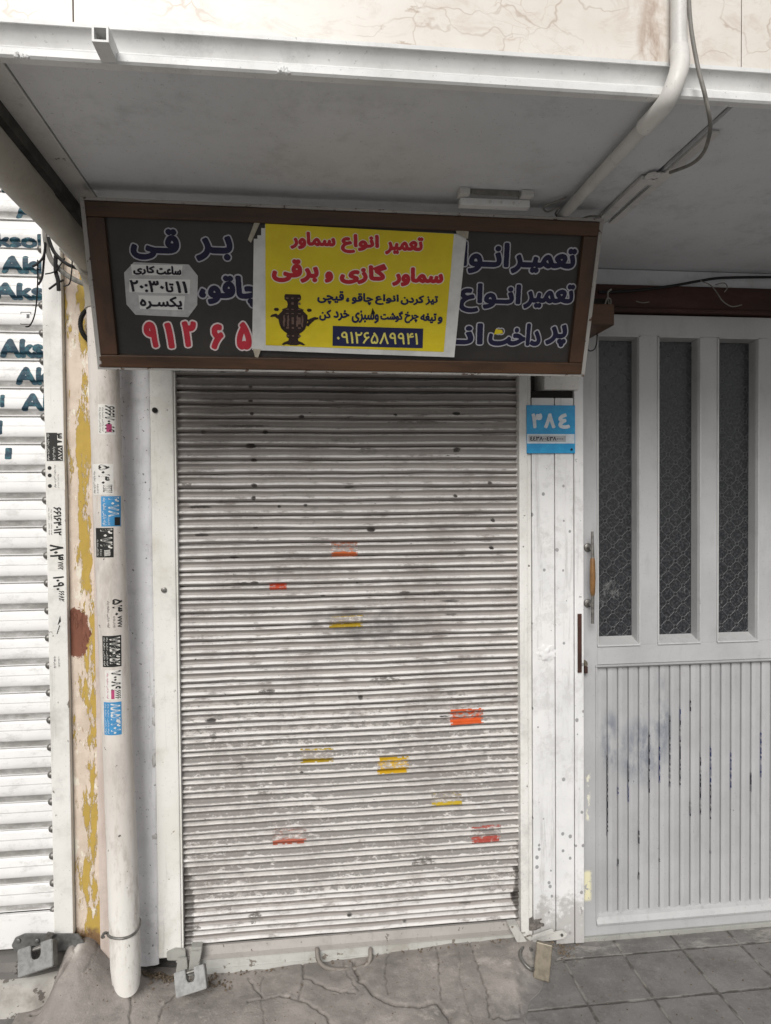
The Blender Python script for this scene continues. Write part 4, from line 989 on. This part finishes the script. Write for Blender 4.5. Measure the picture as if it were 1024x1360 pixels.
# opening hours notice
tN = thing('hours_notice', 'small grey octagonal opening-hours notice stuck on the left of the sign', 'notice', tuple(SP(*suv(213, 385), .002)))
def spoly(pts, mb, base, mi=0, th=.0012):
    q = [suv(x, y) for x, y in pts]; mb.prism(q, 'y', -base-th, -base, m=mi, M=MS)
b = MB(); spoly([(165, 362), (178, 348), (251, 351), (263, 366), (262, 405), (250, 421), (180, 418), (168, 404)], b, PB+.0016); b.build('paper', m_notice, tN)
b = MB()
for pts in ([(174, 351), (243, 352), (241, 366), (176, 365)], [(172, 370), (253, 371), (252, 390), (172, 388)], [(184, 392), (246, 393), (244, 412), (186, 410)]): spoly(pts, b, PB+.0030, th=.0004)
b.build('text_strip', m_noticew, tN)
b = MB()
for s_, r_ in (('ساعت', (208, 352.5, 241, 365)), ('کاری', (177, 352.5, 206, 365)), ('۲۰:۳۰', (173, 372, 218, 388)), ('تا', (220, 374, 231, 388)), ('۱۱', (234, 373, 249, 389)), ('یکسـره', (186, 393, 242, 411))):
    letter(b, s_, sr(*r_), ssurf(PB+.0036), 0, bold=.055, babs=.03)
b.build('lettering', m_pblk, tN)
# poster
tP = thing('samovar_poster', 'yellow Persian repair poster with a samovar on it, taped over the middle of the sign', 'poster', tuple(SP(*suv(475, 465), .01)))
cTL, cTR, cBR, cBL = suv(338, 297), suv(620, 310), suv(603, 473), suv(335, 464)
def bulge(u, v):
    a = (u-cBL[0])/(cBR[0]-cBL[0]); c_ = (v-cBL[1])/(cTL[1]-cBL[1])
    return .0045+.003*math.sin(max(0, min(1, a))*math.pi)+.0018*mn.noise(Vector((u*6, v*9, 2)))+.0014*mn.noise(Vector((u*16, v*26, 5)))
def sheet(name, corners, lift, mat, cut=None):
    TL, TR, BR, BL = corners; b = MB(); n1, n2 = 60, 36
    for j in range(n2+1):
        for i in range(n1+1):
            a, c_ = i/n1, j/n2
            u = (BL[0]*(1-a)+BR[0]*a)*(1-c_)+(TL[0]*(1-a)+TR[0]*a)*c_; v = (BL[1]*(1-a)+BR[1]*a)*(1-c_)+(TL[1]*(1-a)+TR[1]*a)*c_
            b.v.append(tuple(SP(u, v, bulge(u, v)+lift)))
    for j in range(n2):
        for i in range(n1):
            if cut and (i+.5)/n1*2.0+(1-(j+.5)/n2) < cut: continue
            a = j*(n1+1)+i; b.f.append((a, a+1, a+n1+2, a+n1+1)); b.mi.append(0)
    return b.build(name, mat, tP, smooth=True)
sheet('paper', (cTL, cTR, cBR, cBL), 0, m_paper, .12)
sheet('yellow_field', (suv(353, 296.5), suv(603, 309.5), suv(589, 466), suv(353, 457.5)), .0006, m_yel)
def psurf(lift): return lambda u, v: SP(u, v, bulge(u, v)+.0006+lift)
def pwords(lst, mats, core, halo, bold, hw, **kw):
    b = MB()
    H_ = np.median([sr(*r_)[3]-sr(*r_)[1] for _, r_ in lst])
    for s_, r_ in lst: letter(b, s_, sr(*r_), psurf, core, halo, bold, hw, lift=(.0005, .0010), mx=12, babs=H_, **kw)
    return b.build('lettering', mats, tP)
pwords([('سماور', (385, 306, 447, 332)), ('انواع', (452, 309, 504.5, 337)), ('تعمیر', (510.5, 312, 563, 339))], [m_pred, m_phalo], 0, 1, .055, .045)
pwords([('برقی', (360, 342, 425, 376)), ('و', (430, 358, 444, 376)), ('گازی', (450, 347, 515, 378)), ('سماور', (519.5, 352.5, 590, 381))], [m_pred, m_phalo], 0, 1, .06, .045)
pwords([('قیچی', (421.5, 385, 457, 403)), ('،', (459.5, 394, 464, 400)), ('چاقو', (467, 388, 495.5, 404)), ('انواع', (498, 389.5, 529.5, 404)), ('کردن', (532, 390.5, 563, 404)), ('تیز', (565, 391.5, 581.5, 404))], m_pnavy, 0, None, .05, 0)
pwords([('کن', (424, 410, 440, 425)), ('خرد', (443, 410.5, 464, 425)), ('وسبزی', (467, 411, 503, 428)), ('گوشت', (505, 411.5, 535, 426.5)), ('چرخ', (537, 412.5, 556, 428)), ('تیغه', (558, 414.5, 579.5, 428)), ('و', (581, 419, 587.5, 429))], m_pnavy, 0, None, .05, 0)
b = MB(); r_ = [suv(442, 431.5), suv(562, 435), suv(561, 461), suv(441.5, 458)]
n1 = 20
for i in range(n1):
    for j in range(5):
        def pp(a, c_):
            u = (r_[3][0]*(1-a)+r_[2][0]*a)*(1-c_)+(r_[0][0]*(1-a)+r_[1][0]*a)*c_; v = (r_[3][1]*(1-a)+r_[2][1]*a)*(1-c_)+(r_[0][1]*(1-a)+r_[1][1]*a)*c_
            return psurf(.0005)(u, v)
        b.quad(pp(i/n1, j/5), pp((i+1)/n1, j/5), pp((i+1)/n1, (j+1)/5), pp(i/n1, (j+1)/5))
b.build('number_box', m_pnavy, tP)
b = MB(); letter(b, '۰۹۱۲۶۵۸۹۹۴۱', sr(447, 440, 555, 455.5), psurf, 0, bold=.022, lift=(.0008, .0012), mx=8); b.build('lettering', flat('printed_pale_yellow', (.74, .66, .16), .5), tP)
# the samovar picture
def mir(h): return h+[(-x, y) for x, y in h[::-1]]
half = [(.0, 0), (.10, .0), (.22, .02), (.34, .0), (.40, .015), (.30, .06), (.17, .09), (.15, .13), (.22, .16), (.24, .20), (.20, .23), (.30, .27), (.40, .33), (.46, .42), (.49, .52), (.48, .60), (.40, .65), (.34, .68), (.36, .71), (.20, .74), (.17, .80), (.19, .86), (.27, .90), (.28, .96), (.24, 1.0), (0, 1.0)]
body = np.array([(.5+.62*x*.95, y) for x, y in mir(half)])
hl = np.array([(.05, .56), (.09, .60), (.17, .62), (.26, .56), (.26, .50), (.19, .52), (.15, .56), (.08, .55)])
hr_ = np.array([(.74, .50), (.80, .52), (.92, .57), (1.0, .56), (1.0, .53), (.93, .51), (.86, .45), (.80, .38), (.74, .40), (.80, .47)])
kn = [np.array([(.5+s_*.32+math.cos(a)*.05, .70+math.sin(a)*.035) for a in np.linspace(0, 2*math.pi, 12)[:-1]]) for s_ in (-1, 1)]
def ccw(p):
    x, y = p[:, 0], p[:, 1]; return p if (x*np.roll(y, -1)-np.roll(x, -1)*y).sum() > 0 else p[::-1]
pol = [ccw(p) for p in [body, hl, hr_]+kn]
b = MB(); rS = sr(359, 390, 423, 457.5)
letter(b, '', rS, psurf, 0, bold=0, polys=pol, res=.0007, maxrows=160, lift=(.0005, .0009), mx=8)
det = []
for z0, z1, w_ in ((.17, .20, .10), (.33, .36, .20), (.42, .55, .05), (.62, .64, .24), (.70, .72, .18), (.80, .85, .06), (.91, .94, .14)):
    for cx_, ww in ((.36, .10), (.47, .07), (.60, .09)):
        if abs(cx_-.5) < w_+.06: det.append(np.array([(cx_, z0), (cx_+ww*.6, z0), (cx_+ww*.6, z1), (cx_, z1)]))
for cx_ in (.30, .38, .56, .66): det.append(np.array([(cx_, .38), (cx_+.03, .36), (cx_+.045, .50), (cx_+.035, .60), (cx_+.01, .58)]))
bx = (np.array((.05, 0)), np.array((1.0, 1.0)))
u0, v0, u1, v1 = rS; ny = 110; nx_ = int((u1-u0)/(v1-v0)*ny)
lo = np.concatenate(pol).min(0); hi = np.concatenate(pol).max(0)
mk = raster([ccw(p) for p in det], nx_, ny, 0, (lo, hi)); mask_mesh(b, mk, u0, v0, (u1-u0)/nx_, (v1-v0)/ny, psurf(.0014), 1, True, 6)
b.build('samovar_picture', [m_sambr, m_samlt], tP)
q = suv(495, 413); b = MB(); b.prism([(q[0]-.006, q[1]-.008), (q[0]+.007, q[1]-.004), (q[0]-.001, q[1]+.011)], 'y', -bulge(*q)-.0025, -bulge(*q)-.0018, M=MS); b.build('tear', m_dark, tP)
# curled tape at the corners
m_tape = flat('yellowed_tape', (.42, .38, .30), .35, .5, .3)
for pts in ([(330, 318), (339, 294), (346, 296), (334, 322)], [(604, 300), (622, 306), (621, 316), (606, 309)], [(336, 462), (347, 463), (343, 474), (339, 473)]):
    b = MB(); spoly(pts, b, .0095, th=.0004); b.build('tape', m_tape, tP)

# ------------------------------------------------------------------ left: rail strip, neighbouring shutter, pillar
YL = -.018
LR0, LR1 = -.8445, -.7835
t_ = thing('peeling_pillar', 'narrow wall pillar with peeling yellow paint beside the white rail', 'pillar', (-.74, 0, .1))
b = MB(); NZ = 240; xs2 = np.linspace(LR1+.0015, -.703, 22)
for j in range(NZ+1):
    z = -.03+3.2*j/NZ
    for x in xs2: b.v.append((x, .004-.003*mn.noise(Vector((x*22, 0, z*9)))-.0016*mn.noise(Vector((x*80, 3, z*50))), z))
for j in range(NZ):
    for i in range(len(xs2)-1): a = j*len(xs2)+i; b.f.append((a, a+1, a+len(xs2)+1, a+len(xs2))); b.mi.append(0)
b.build('face', m_yellow, t_, smooth=60)
b = MB(); b.box(-.7015, -.664, -.008, .09, -.03, 3.1, bev=.003); b.build('plaster_edge', m_pink, t_)
tL = thing('roller_shutter', 'wide-slatted white roller shutter with printed teal lettering at the left edge', 'shutter', (-1.4, 0, .15))
PL = np.array([(0, 0), (.02, .002), (.05, .0055), (.10, .0065), (.30, .0090), (.325, .0090), (.345, .0120), (.50, .0135), (.68, .0130), (.72, .0105), (.76, .0065), (.915, .0055), (.93, .0085), (.965, .0085), (.98, .004), (.99, 0)])
PLP, LZB, LN = .0921, .205, 31
XL0, XL1 = -2.4, LR0+.012
q = P(30, 1030, 0); LZB = q.z-PLP*round((q.z-.205)/PLP)
b = MB(); ls = []; xs3 = np.linspace(XL0, XL1, 60); nx3 = len(xs3)
for n in range(LN-1, -1, -1):
    for t0, dp in PL:
        for x in xs3:
            z = LZB+PLP*(n+1-t0)
            b.v.append((x, .006-dp-.0012*mn.noise(Vector((x*4, z*3, 1))), z+.0007*mn.noise(Vector((x*5, n, 2))))); ls.append(t0)
nrw = LN*len(PL)
for r_ in range(nrw-1):
    for i in range(nx3-1): a = r_*nx3+i; b.f.append((a, a+nx3, a+nx3+1, a+1)); b.mi.append(0)
o = b.build('curtain', m_lcurtain, tL, smooth=50)
at = o.data.attributes.new('slat', 'FLOAT', 'POINT'); at.data.foreach_set('value', ls)
def lsurf(lift):
    def f_(u, v):
        n = math.floor((v-LZB)/PLP); t0 = 1-((v-LZB)/PLP-n)
        return (u, .006-float(np.interp(t0, PL[:, 0], PL[:, 1]))-.0012*mn.noise(Vector((u*4, v*3, 1)))-lift, v)
    return f_
for s_, r_ in (('ll', (1, 236, 12, 255)), ('A', (20, 268, 47, 290)), ('Aksol', (-34, 309.5, 56, 328)), ('Aks', (1, 339.5, 64, 363)), ('Aks', (-9, 375, 58, 398)), ('Aks', (-1, 449.5, 58, 475)), ('Ak', (20, 487, 68, 511)), ('Ak', (28, 522, 78, 546)), ('ll', (-10, 594.5, 15.5, 610)), ('l', (-6, 558, 3, 577)), ('l', (0, 524, 6, 541))):
    b = MB(); letter(b, s_, pr(*r_, -.006), lsurf, 0, bold=.055, maxrows=40, lift=(.0004, .0007), merge=False); b.build('lettering', m_teal, tL)
b = MB(); r_ = pr(27, 414, 41, 431, -.006); f_ = lsurf(.0007)
for (ua, va, ub, vb) in ((r_[0], r_[1], r_[2], r_[1]+.002), (r_[0], r_[3]-.002, r_[2], r_[3]), (r_[0], r_[1]+.002, r_[0]+.002, r_[3]-.002), (r_[2]-.002, r_[1]+.002, r_[2], r_[3]-.002), (r_[0]*.4+r_[2]*.6, r_[1]*.5+r_[3]*.5, r_[2]-.004, r_[3]-.008)):
    b.quad(f_(ua, va), f_(ub, va), f_(ub, vb), f_(ua, vb))
b.build('printed_square', flat('faded_print', (.12, .12, .12), .6), tL)
first = None
for n in range(LN):
    zz = LZB+PLP*n
    if first is None:
        b = MB(); bm = bmesh.new(); bmesh.ops.create_uvsphere(bm, u_segments=12, v_segments=8, radius=.0125)
        b.bm(bm, M=Matrix.Translation((LR0-.006, -.004, zz)) @ Matrix.Diagonal((1, .8, 1, 1)))
        first = b.build('end_clip', m_steel, tL, smooth=50); fz = zz
    else:
        o = first.copy(); COL.objects.link(o); o.parent = tL; o.matrix_parent_inverse = first.matrix_parent_inverse.copy(); o.location = (0, 0, zz-fz)
b = MB(); b.box(XL0, LR0+.008, -.014, .0, .118, LZB-.001, bev=.002); b.build('bottom_bar', m_lcurtain, tL)
b = MB(); b.box(LR0, LR1, YL-.004, .06, P(85, 1243, YL).z, 3.0, bev=.003); rail = b.build('guide_rail', m_white, tL)
b = MB(); b.box(XL0-.07, XL0, YL-.004, .06, .16, 3.0, bev=.003); b.build('guide_rail', m_white, tL)
b = MB(); plate_quad(b, [(15, 1256), (20, 1246), (32, 1241), (104, 1241), (114, 1255), (108, 1262), (78, 1263), (30, 1267), (19, 1264)], -.032, .008)
hp = b.build('hasp', m_lockgrey, tL)
for px in (24.5, 49.5):
    q = P(px, 1249, -.033); b = MB(); b.tube([(q.x, -.033, q.z), (q.x, -.037, q.z), (q.x, -.039, q.z)], [.0075, .0075, .004], 12); b.build('hasp_bolt', m_lockgrey, hp, smooth=40)
b = MB(); plate_quad(b, [(63, 1238), (72, 1240), (58, 1262), (52, 1275), (50, 1262)], -.055, .006); b.build('hasp_tongue', m_steel, hp)
# threshold ledge of the neighbouring shop
lz = P(40, 1308, -.13).z
t_ = thing('threshold_step', 'worn white-painted concrete step under the neighbouring shutter', 'step', (-1.4, -.07, 0))
bm = bmesh.new(); b = MB()
xs4 = np.linspace(-2.6, -.80, 90)
prof_ = [(-.135, -.04), (-.138, .03), (-.132, lz-.014), (-.120, lz-.002), (-.09, lz), (-.062, lz+.004), (-.058, lz+.030), (-.03, lz+.034), (.02, lz+.036), (.05, lz+.036)]
for x in xs4:
    e = sstep(-.89, -.80, x)*.055
    for (y, z) in prof_:
        nz_ = .005*mn.noise(Vector((x*11, y*30, z*30)))
        b.v.append((x, y+(e if y < -.05 else 0)+nz_, z+nz_*.8-(e*.4 if y < -.05 else 0)))
npf = len(prof_)
for i in range(len(xs4)-1):
    for j in range(npf-1): a = i*npf+j; b.f.append((a, a+npf, a+npf+1, a+1)); b.mi.append(0 if j < 4 else 1)
b.build('step', [m_ledge, paint('dirty_step_top', (.24, .23, .21), (.16, .15, .14), .85, chips=(.08, .07, .06), chip_th=.62, bumpy=.7)], t_, smooth=60)

# ------------------------------------------------------------------ drain pipe
RP = .0465
pb, pt = P(168, 1290, -.15), P(138, 500, -.115)
ax0 = Vector((pb.x, -.155, .045)); ax1 = Vector((-.634, -.105, 2.28))
tD = thing('drain_pipe', 'tall off-white drain pipe covered in small stickers between pillar and shutter', 'pipe', tuple(ax0))
def axis(z): return ax0.lerp(ax1, (z-ax0.z)/(ax1.z-ax0.z))
b = MB(); zs = np.linspace(.125, 2.24, 60); k = 40
pts = [axis(z)+Vector((.0012*math.sin(z*3), 0, 0)) for z in zs]
b.tube(pts, RP, k, cap=False)
# cut-off lower end, longer on the right front
n0 = len(b.v); low = axis(.125); dr = (ax1-ax0).normalized(); u_ = dr.orthogonal().normalized()
base_ring = [Vector(b.v[i]) for i in range(k)]
for i, p in enumerate(base_ring):
    rel = p-pts[0]; s_ = (rel.x*.35-rel.y*.94)/RP
    dz = .025+.055*(.5+.5*s_); inw = .86 if s_ > 0 else .95
    b.v.append((pts[0].x-.0+rel.x*inw+.004, pts[0].y+rel.y*inw-.004, pts[0].z-dz))
for i in range(k): a, c_ = n0+i, n0+(i+1) % k; b.f.append((i, (i+1) % k, c_, a)[::-1]); b.mi.append(0)
b.f.append(tuple(range(n0, n0+k))); b.mi.append(0)
b.build('vertical_pipe', m_pipe, tD, smooth=50)
HX, HZ, RH = -.641, 2.352, .044
b = MB(); b.tube([(HX, -1.45, HZ+.004), (HX, -.62, HZ+.002)], RH, 36); b.tube([(HX, -.64, HZ+.002), (HX, -.19, HZ)], RH-.0025, 36); b.build('horizontal_pipe', m_hpipe, tD, smooth=50)
b = MB(); b.tube(smooth_path([(HX, -.20, HZ), (HX, -.15, HZ-.006), (HX+.002, -.115, HZ-.035), (ax1.x, -.105, HZ-.08), (ax1.x+.001, -.106, HZ-.13)], 6), RH+.006, 32); b.build('elbow', m_hpipe, tD, smooth=50)
zc = P(168, 1236, -.16).z; c_ = axis(zc); b = MB()
pts = [c_+Vector((math.cos(a)*(RP+.002), math.sin(a)*(RP+.002), .010*math.cos(a)+.006*math.sin(a*2))) for a in np.linspace(0, 2*math.pi, 40)]
b.tube(pts, .0042, 8); b.tube(smooth_path([c_+Vector((-RP-.002, .0, -.010)), c_+Vector((-RP-.012, -.01, -.002)), c_+Vector((-RP-.022, .0, -.020)), c_+Vector((-RP-.028, .04, -.045))], 5), .0045, 8)
b.build('wire_strap', m_steel, tD, smooth=True)
def cyl(lift):
    def f_(u, v):
        c_ = axis(v); d = max(-.985, min(.985, (u-c_.x)/(RP+.0))); a = math.asin(d); r_ = RP+lift
        return (c_.x+math.sin(a)*r_+.0012*math.sin(v*3), c_.y-math.cos(a)*r_, v)
    return f_
def rect_mesh(mb, r_, f_, mi, nu=14, nv=6):
    for i in range(nu):
        for j in range(nv):
            ua, ub = r_[0]+(r_[2]-r_[0])*i/nu, r_[0]+(r_[2]-r_[0])*(i+1)/nu; va, vb = r_[1]+(r_[3]-r_[1])*j/nv, r_[1]+(r_[3]-r_[1])*(j+1)/nv
            mb.quad(f_(ua, va), f_(ub, va), f_(ub, vb), f_(ua, vb), mi)
def sub(r_, a0, b0, a1, b1): return (r_[0]+(r_[2]-r_[0])*a0, r_[1]+(r_[3]-r_[1])*b0, r_[0]+(r_[2]-r_[0])*a1, r_[1]+(r_[3]-r_[1])*b1)
def sticker(parent, px, Y, surf, mats, big, fields, label, small='۰۹۱۲ ۶۶۰ تخلیه چاه', rot=-1):
    """fields: list of (a0,b0,a1,b1,mat) colour blocks and text blocks in the sticker's unit square"""
    r_ = pr(*px, Y); b = MB()
    if mats[0] is not None: rect_mesh(b, r_, surf(.0005), 0)
    for kind, a, mi, s_ in fields:
        rr_ = sub(r_, *a)
        if kind == 'f': rect_mesh(b, rr_, surf(.0008), mi)
        else: letter(b, s_, rr_, surf, mi, bold=.035 if kind == 't' else .02, res=.0005, rot=rot, lift=(.001, .0011), maxrows=200)
    b.build('sticker', [q if q is not None else m_swht for q in mats], parent, label=label)
T, S_, F_ = 't', 's', 'f'
sm = 'لوله بازکنی تخلیه چاه'
sticker(tD, (131, 537, 152, 577), -.158, cyl, [m_swht, m_sblk, m_spink], '', [(T, (.42, .05, .95, .97), 1, '۶۶۶۷۰۰۸۹'), (F_, (.50, .08, .80, .35), 2, ''), (S_, (.05, .05, .20, .9), 1, sm), (S_, (.24, .1, .36, .9), 1, sm)], 'white sticker with black numerals, topmost on the drain pipe')
sticker(tD, (122, 616, 151, 657), -.158, cyl, [m_swht, m_sblk], '', [(T, (.35, .35, .85, .97), 1, '۵۰۳۰'), (T, (.55, .06, .95, .32), 1, '۷۷۸۷'), (S_, (.05, .05, .22, .75), 1, sm), (S_, (.25, .05, .36, .35), 1, sm)], 'white sticker with large black numerals above the upper blue one')
sticker(tD, (136, 659, 159, 699), -.158, cyl, [m_sblue, m_swht, m_sblk], '', [(T, (.40, .32, .93, .97), 1, '۲۰۷۸'), (F_, (.72, .03, .97, .30), 2, ''), (S_, (.06, .05, .30, .95), 1, sm), (S_, (.36, .05, .50, .3), 1, sm)], 'upper blue sticker with white numerals')
sticker(tD, (128, 701, 152, 740), -.158, cyl, [m_sblk, m_swht], '', [(T, (.30, .30, .95, .97), 1, '۲۰۷۲'), (S_, (.05, .05, .20, .6), 1, sm), (S_, (.25, .05, .4, .28), 1, sm), (S_, (.5, .05, .85, .26), 1, '۷۸۷۸')], 'square black sticker with white numerals under the upper blue one')
sticker(tD, (142, 795, 163, 834), -.158, cyl, [None, m_sblk], '', [(T, (.45, .45, .97, 1), 1, '۵۳۰'), (S_, (.1, .05, .28, .95), 1, sm), (T, (.72, .03, .95, .42), 1, '۷۷۷۷'), (S_, (.45, .05, .62, .42), 1, sm)], 'black print straight on the pipe above the barred black sticker')
sticker(tD, (138, 843, 162, 884), -.158, cyl, [m_sblk, m_swht], '', [(T, (.42, .05, .95, .95), 1, '۷۷۱۵۰۲۵۲'), (S_, (.05, .05, .18, .95), 1, sm), (S_, (.22, .05, .34, .95), 1, sm)], 'black sticker crossed by a row of white numerals, lower of the two black ones')
sticker(tD, (142, 888, 163, 927), -.158, cyl, [m_swht, m_sblk, m_spink], '', [(T, (.40, .32, .95, .98), 1, '۷۰۰۸۹'), (T, (.62, .03, .93, .32), 1, '۶۶۶۶'), (F_, (.38, .03, .58, .34), 2, ''), (S_, (.08, .05, .24, .9), 2, sm)], 'white sticker with black numerals and a pink corner')
sticker(tD, (140, 930, 163, 973), -.158, cyl, [m_sblue, m_swht], '', [(T, (.42, .04, .95, .96), 1, '۸۸۵۳۲۰۱۰'), (S_, (.06, .05, .18, .95), 1, sm), (S_, (.22, .05, .34, .95), 1, sm)], 'faded blue sticker with pale numerals, lowest on the drain pipe')
YR = YL-.004
rs = flatY(YR)
sticker(rail, (61.5, 574, 84, 613), YR, rs, [m_swht, m_sblk], '', [(F_, (.02, .02, .66, .98), 1, ''), (F_, (.66, .02, .97, .55), 1, ''), (T, (.30, .58, .95, .97), 1, '۳۸'), (S_, (.05, .05, .2, .95), 0, sm), (S_, (.36, .05, .55, .5), 0, sm), (S_, (.7, .05, .92, .5), 0, '۷۸۷')], 'black and white square sticker')
b = MB(); r_ = pr(61.5, 616, 86, 651, YR); rect_mesh(b, r_, rs(.0005), 0, 1, 1)
for v_ in (.84, .56, .16):
    cxx, czz = r_[0]+.011, r_[1]+(r_[3]-r_[1])*v_; n = len(b.v)
    for j in range(16): a = 2*math.pi*j/16; b.v.append((cxx+.0065*math.cos(a), YR-.0009, czz+.0065*math.sin(a)))
    b.f.append(tuple(range(n, n+16))); b.mi.append(1)
letter(b, sm, sub(r_, .42, .1, .55, .95), rs, 1, bold=.02, res=.0006, rot=-1, lift=(.001, .0011)); letter(b, sm, sub(r_, .6, .1, .7, .6), rs, 1, bold=.02, res=.0006, rot=-1, lift=(.001, .0011))
b.build('sticker', [m_swht, m_sblk], rail, label='pale sticker with three dark discs')
sticker(rail, (64, 672, 81.5, 712), YR, rs, [None, m_sblk], '', [(T, (.42, .02, 1, .97), 1, '۶۶۱۶۴۰۱۲'), (S_, (.02, .05, .12, .95), 1, sm), (S_, (.2, .05, .3, .9), 1, sm)], 'line of black numerals printed on the rail')
sticker(rail, (65, 722, 86, 758), YR, rs, [m_swht, m_sblk], '', [(T, (.06, .38, .95, .97), 1, '۸۰۳'), (T, (.55, .03, .92, .34), 1, '۷۷۶۲')], 'white sticker with large black numerals')
sticker(rail, (70, 764, 86, 800), YR, rs, [None, m_sblk], '', [(T, (.05, .45, .95, .97), 1, '۱۰۹۰'), (T, (.5, .03, .95, .43), 1, '۶۶۸۲')], 'black numerals printed below the white sticker')
b = MB(); r_ = pr(75, 818, 81, 842, YR)
b.prism([(r_[0]+.004, r_[1]+.03), (r_[2]-.002, r_[3]), (r_[2], r_[1]+.042)], 'y', YR-.0012, YR-.0006)
for i in range(5): cxx = r_[0]+.003*i*.6; czz = r_[1]+.007*i*.8; b.prism([(cxx, czz), (cxx+.005, czz+.003), (cxx+.002, czz+.007)], 'y', YR-.0012, YR-.0006)
letter(b, sm, pr(71, 872, 75, 887, YR), rs, 0, bold=.02, res=.0005, rot=-1); letter(b, sm, pr(77, 872, 80, 885, YR), rs, 0, bold=.02, res=.0005, rot=-1)
b.build('ink_mark', m_sblk, rail)

# cables at the elbow, corrugated hose end behind the sign
lst = [([(59, 300, -.10), (61, 322, -.10), (68, 345, -.10), (82, 360, -.10), (100, 372, -.11), (125, 382, -.12)], .008, 'thick grey cable looping from the shutter rail to behind the sign', m_cable),
       ([(64, 315, -.13), (72, 335, -.13), (88, 350, -.13), (108, 358, -.14), (125, 362, -.15)], .0055, 'middle dark cable under the pipe elbow', m_black),
       ([(80, 330, -.14), (95, 344, -.15), (110, 352, -.15), (125, 356, -.15)], .0045, 'upper thin cable hugging the pipe elbow', m_cable),
       ([(50, 345, -.11), (50, 370, -.10), (49, 395, -.09), (46, 418, -.08), (40, 432, -.09), (34, 434, -.10)], .0022, 'thin wire dangling in front of the neighbouring shutter', m_black),
       ([(60, 322, -.11), (58, 340, -.11), (50, 350, -.12), (43, 354, -.12)], .0036, 'short black cable end pointing left', m_black),
       ([(60, 325, -.10), (58, 350, -.10), (56, 368, -.10), (51, 378, -.11)], .0036, 'black cable end hanging over the rail edge', m_black),
       ([(74, 340, -.12), (74, 360, -.12), (77, 372, -.12), (78, 386, -.12)], .0065, 'stubby black cable end hanging over the white rail', m_black),
       ([(86, 343, -.13), (80, 352, -.13), (72, 361, -.13), (60, 364, -.13)], .0022, 'thin curled wire above the stubby cable end', m_black),
       ([(84, 372, -.12), (76, 376, -.12), (65, 384, -.12)], .0035, 'black tie end slanting across the white rail', m_black),
       ([(96, 345, -.14), (95, 362, -.14), (92, 377, -.13), (84, 380, -.13)], .0022, 'thin wire loop against the yellow pillar', m_black)]
for pts, r_, lab, mt in lst:
    b = MB(); b.tube(smooth_path([P(*p) for p in pts], 6), r_, 8); tag(b.build('cable', mt, smooth=True), lab, 'cable')
b = MB(); c_ = P(112, 432, -.03); pts = [(c_.x+.034-.046*math.cos(a), -.03-.01*math.sin(a), c_.z+.055*math.sin(a)) for a in np.linspace(-1.5, 1.5, 70)]
b.tube(pts, [.0085 if i % 2 else .0068 for i in range(70)], 12); tag(b.build('flexible_hose', m_black, smooth=True), 'bent black corrugated hose on the yellow pillar', 'hose')

# litter at the foot of the pipe and shutter
b = MB()
for k_ in range(420):
    if k_ < 230: px, py = random.gauss(212, 12), random.gauss(1287, 9)
    elif k_ < 300: px, py = random.gauss(282, 14), random.gauss(1298, 5)
    elif k_ < 350: px, py = random.gauss(745, 10), random.gauss(1258, 6)
    else: px, py = random.uniform(280, 700), 0; py = 1287-(px-280)*.112+random.uniform(-3, 5)
    q = PZ(px, py, .01)
    if q.y > -.025: q.y = -.036-random.random()*.02
    z = apron_h(q.x, q.y)+.001+random.random()*.008*(1 if k_ < 300 else .3); r_ = random.uniform(.002, .007)
    if random.random() < .5:
        bm = bmesh.new(); bmesh.ops.create_icosphere(bm, subdivisions=1, radius=r_*.8)
        b.bm(bm, M=Matrix.Translation((q.x, q.y, z)) @ Matrix.Diagonal((1, .8, .6, 1)) @ Matrix.Rotation(random.random()*3, 4, 'Z'))
    else:
        M = Matrix.Translation((q.x, q.y, z)) @ Matrix.Rotation(random.random()*6, 4, 'Z') @ Matrix.Rotation(random.uniform(-.9, .9), 4, 'X')
        b.prism([(-r_*1.6, 0), (0, -r_*.45), (r_*1.6, 0), (0, r_*.5)], 'z', 0, .0006, M=M)
for k_ in range(520):
    x, y = random.uniform(-.75, 1.9), random.uniform(-.6, -.04)
    z = max(apron_h(x, y), GZ+.005) if y > edge_y(x)+.12 and x < 1.0 else GZ+.005
    r_ = random.choice([.0012, .0016, .0022, .003])
    bm = bmesh.new(); bmesh.ops.create_icosphere(bm, subdivisions=1, radius=r_); b.bm(bm, M=Matrix.Translation((x, y, z)) @ Matrix.Diagonal((1, .8, .7, 1)))
tag(b.build('litter', m_debris), 'dry leaves and grit gathered at the foot of the pipe and shutter', 'litter', kind='stuff')
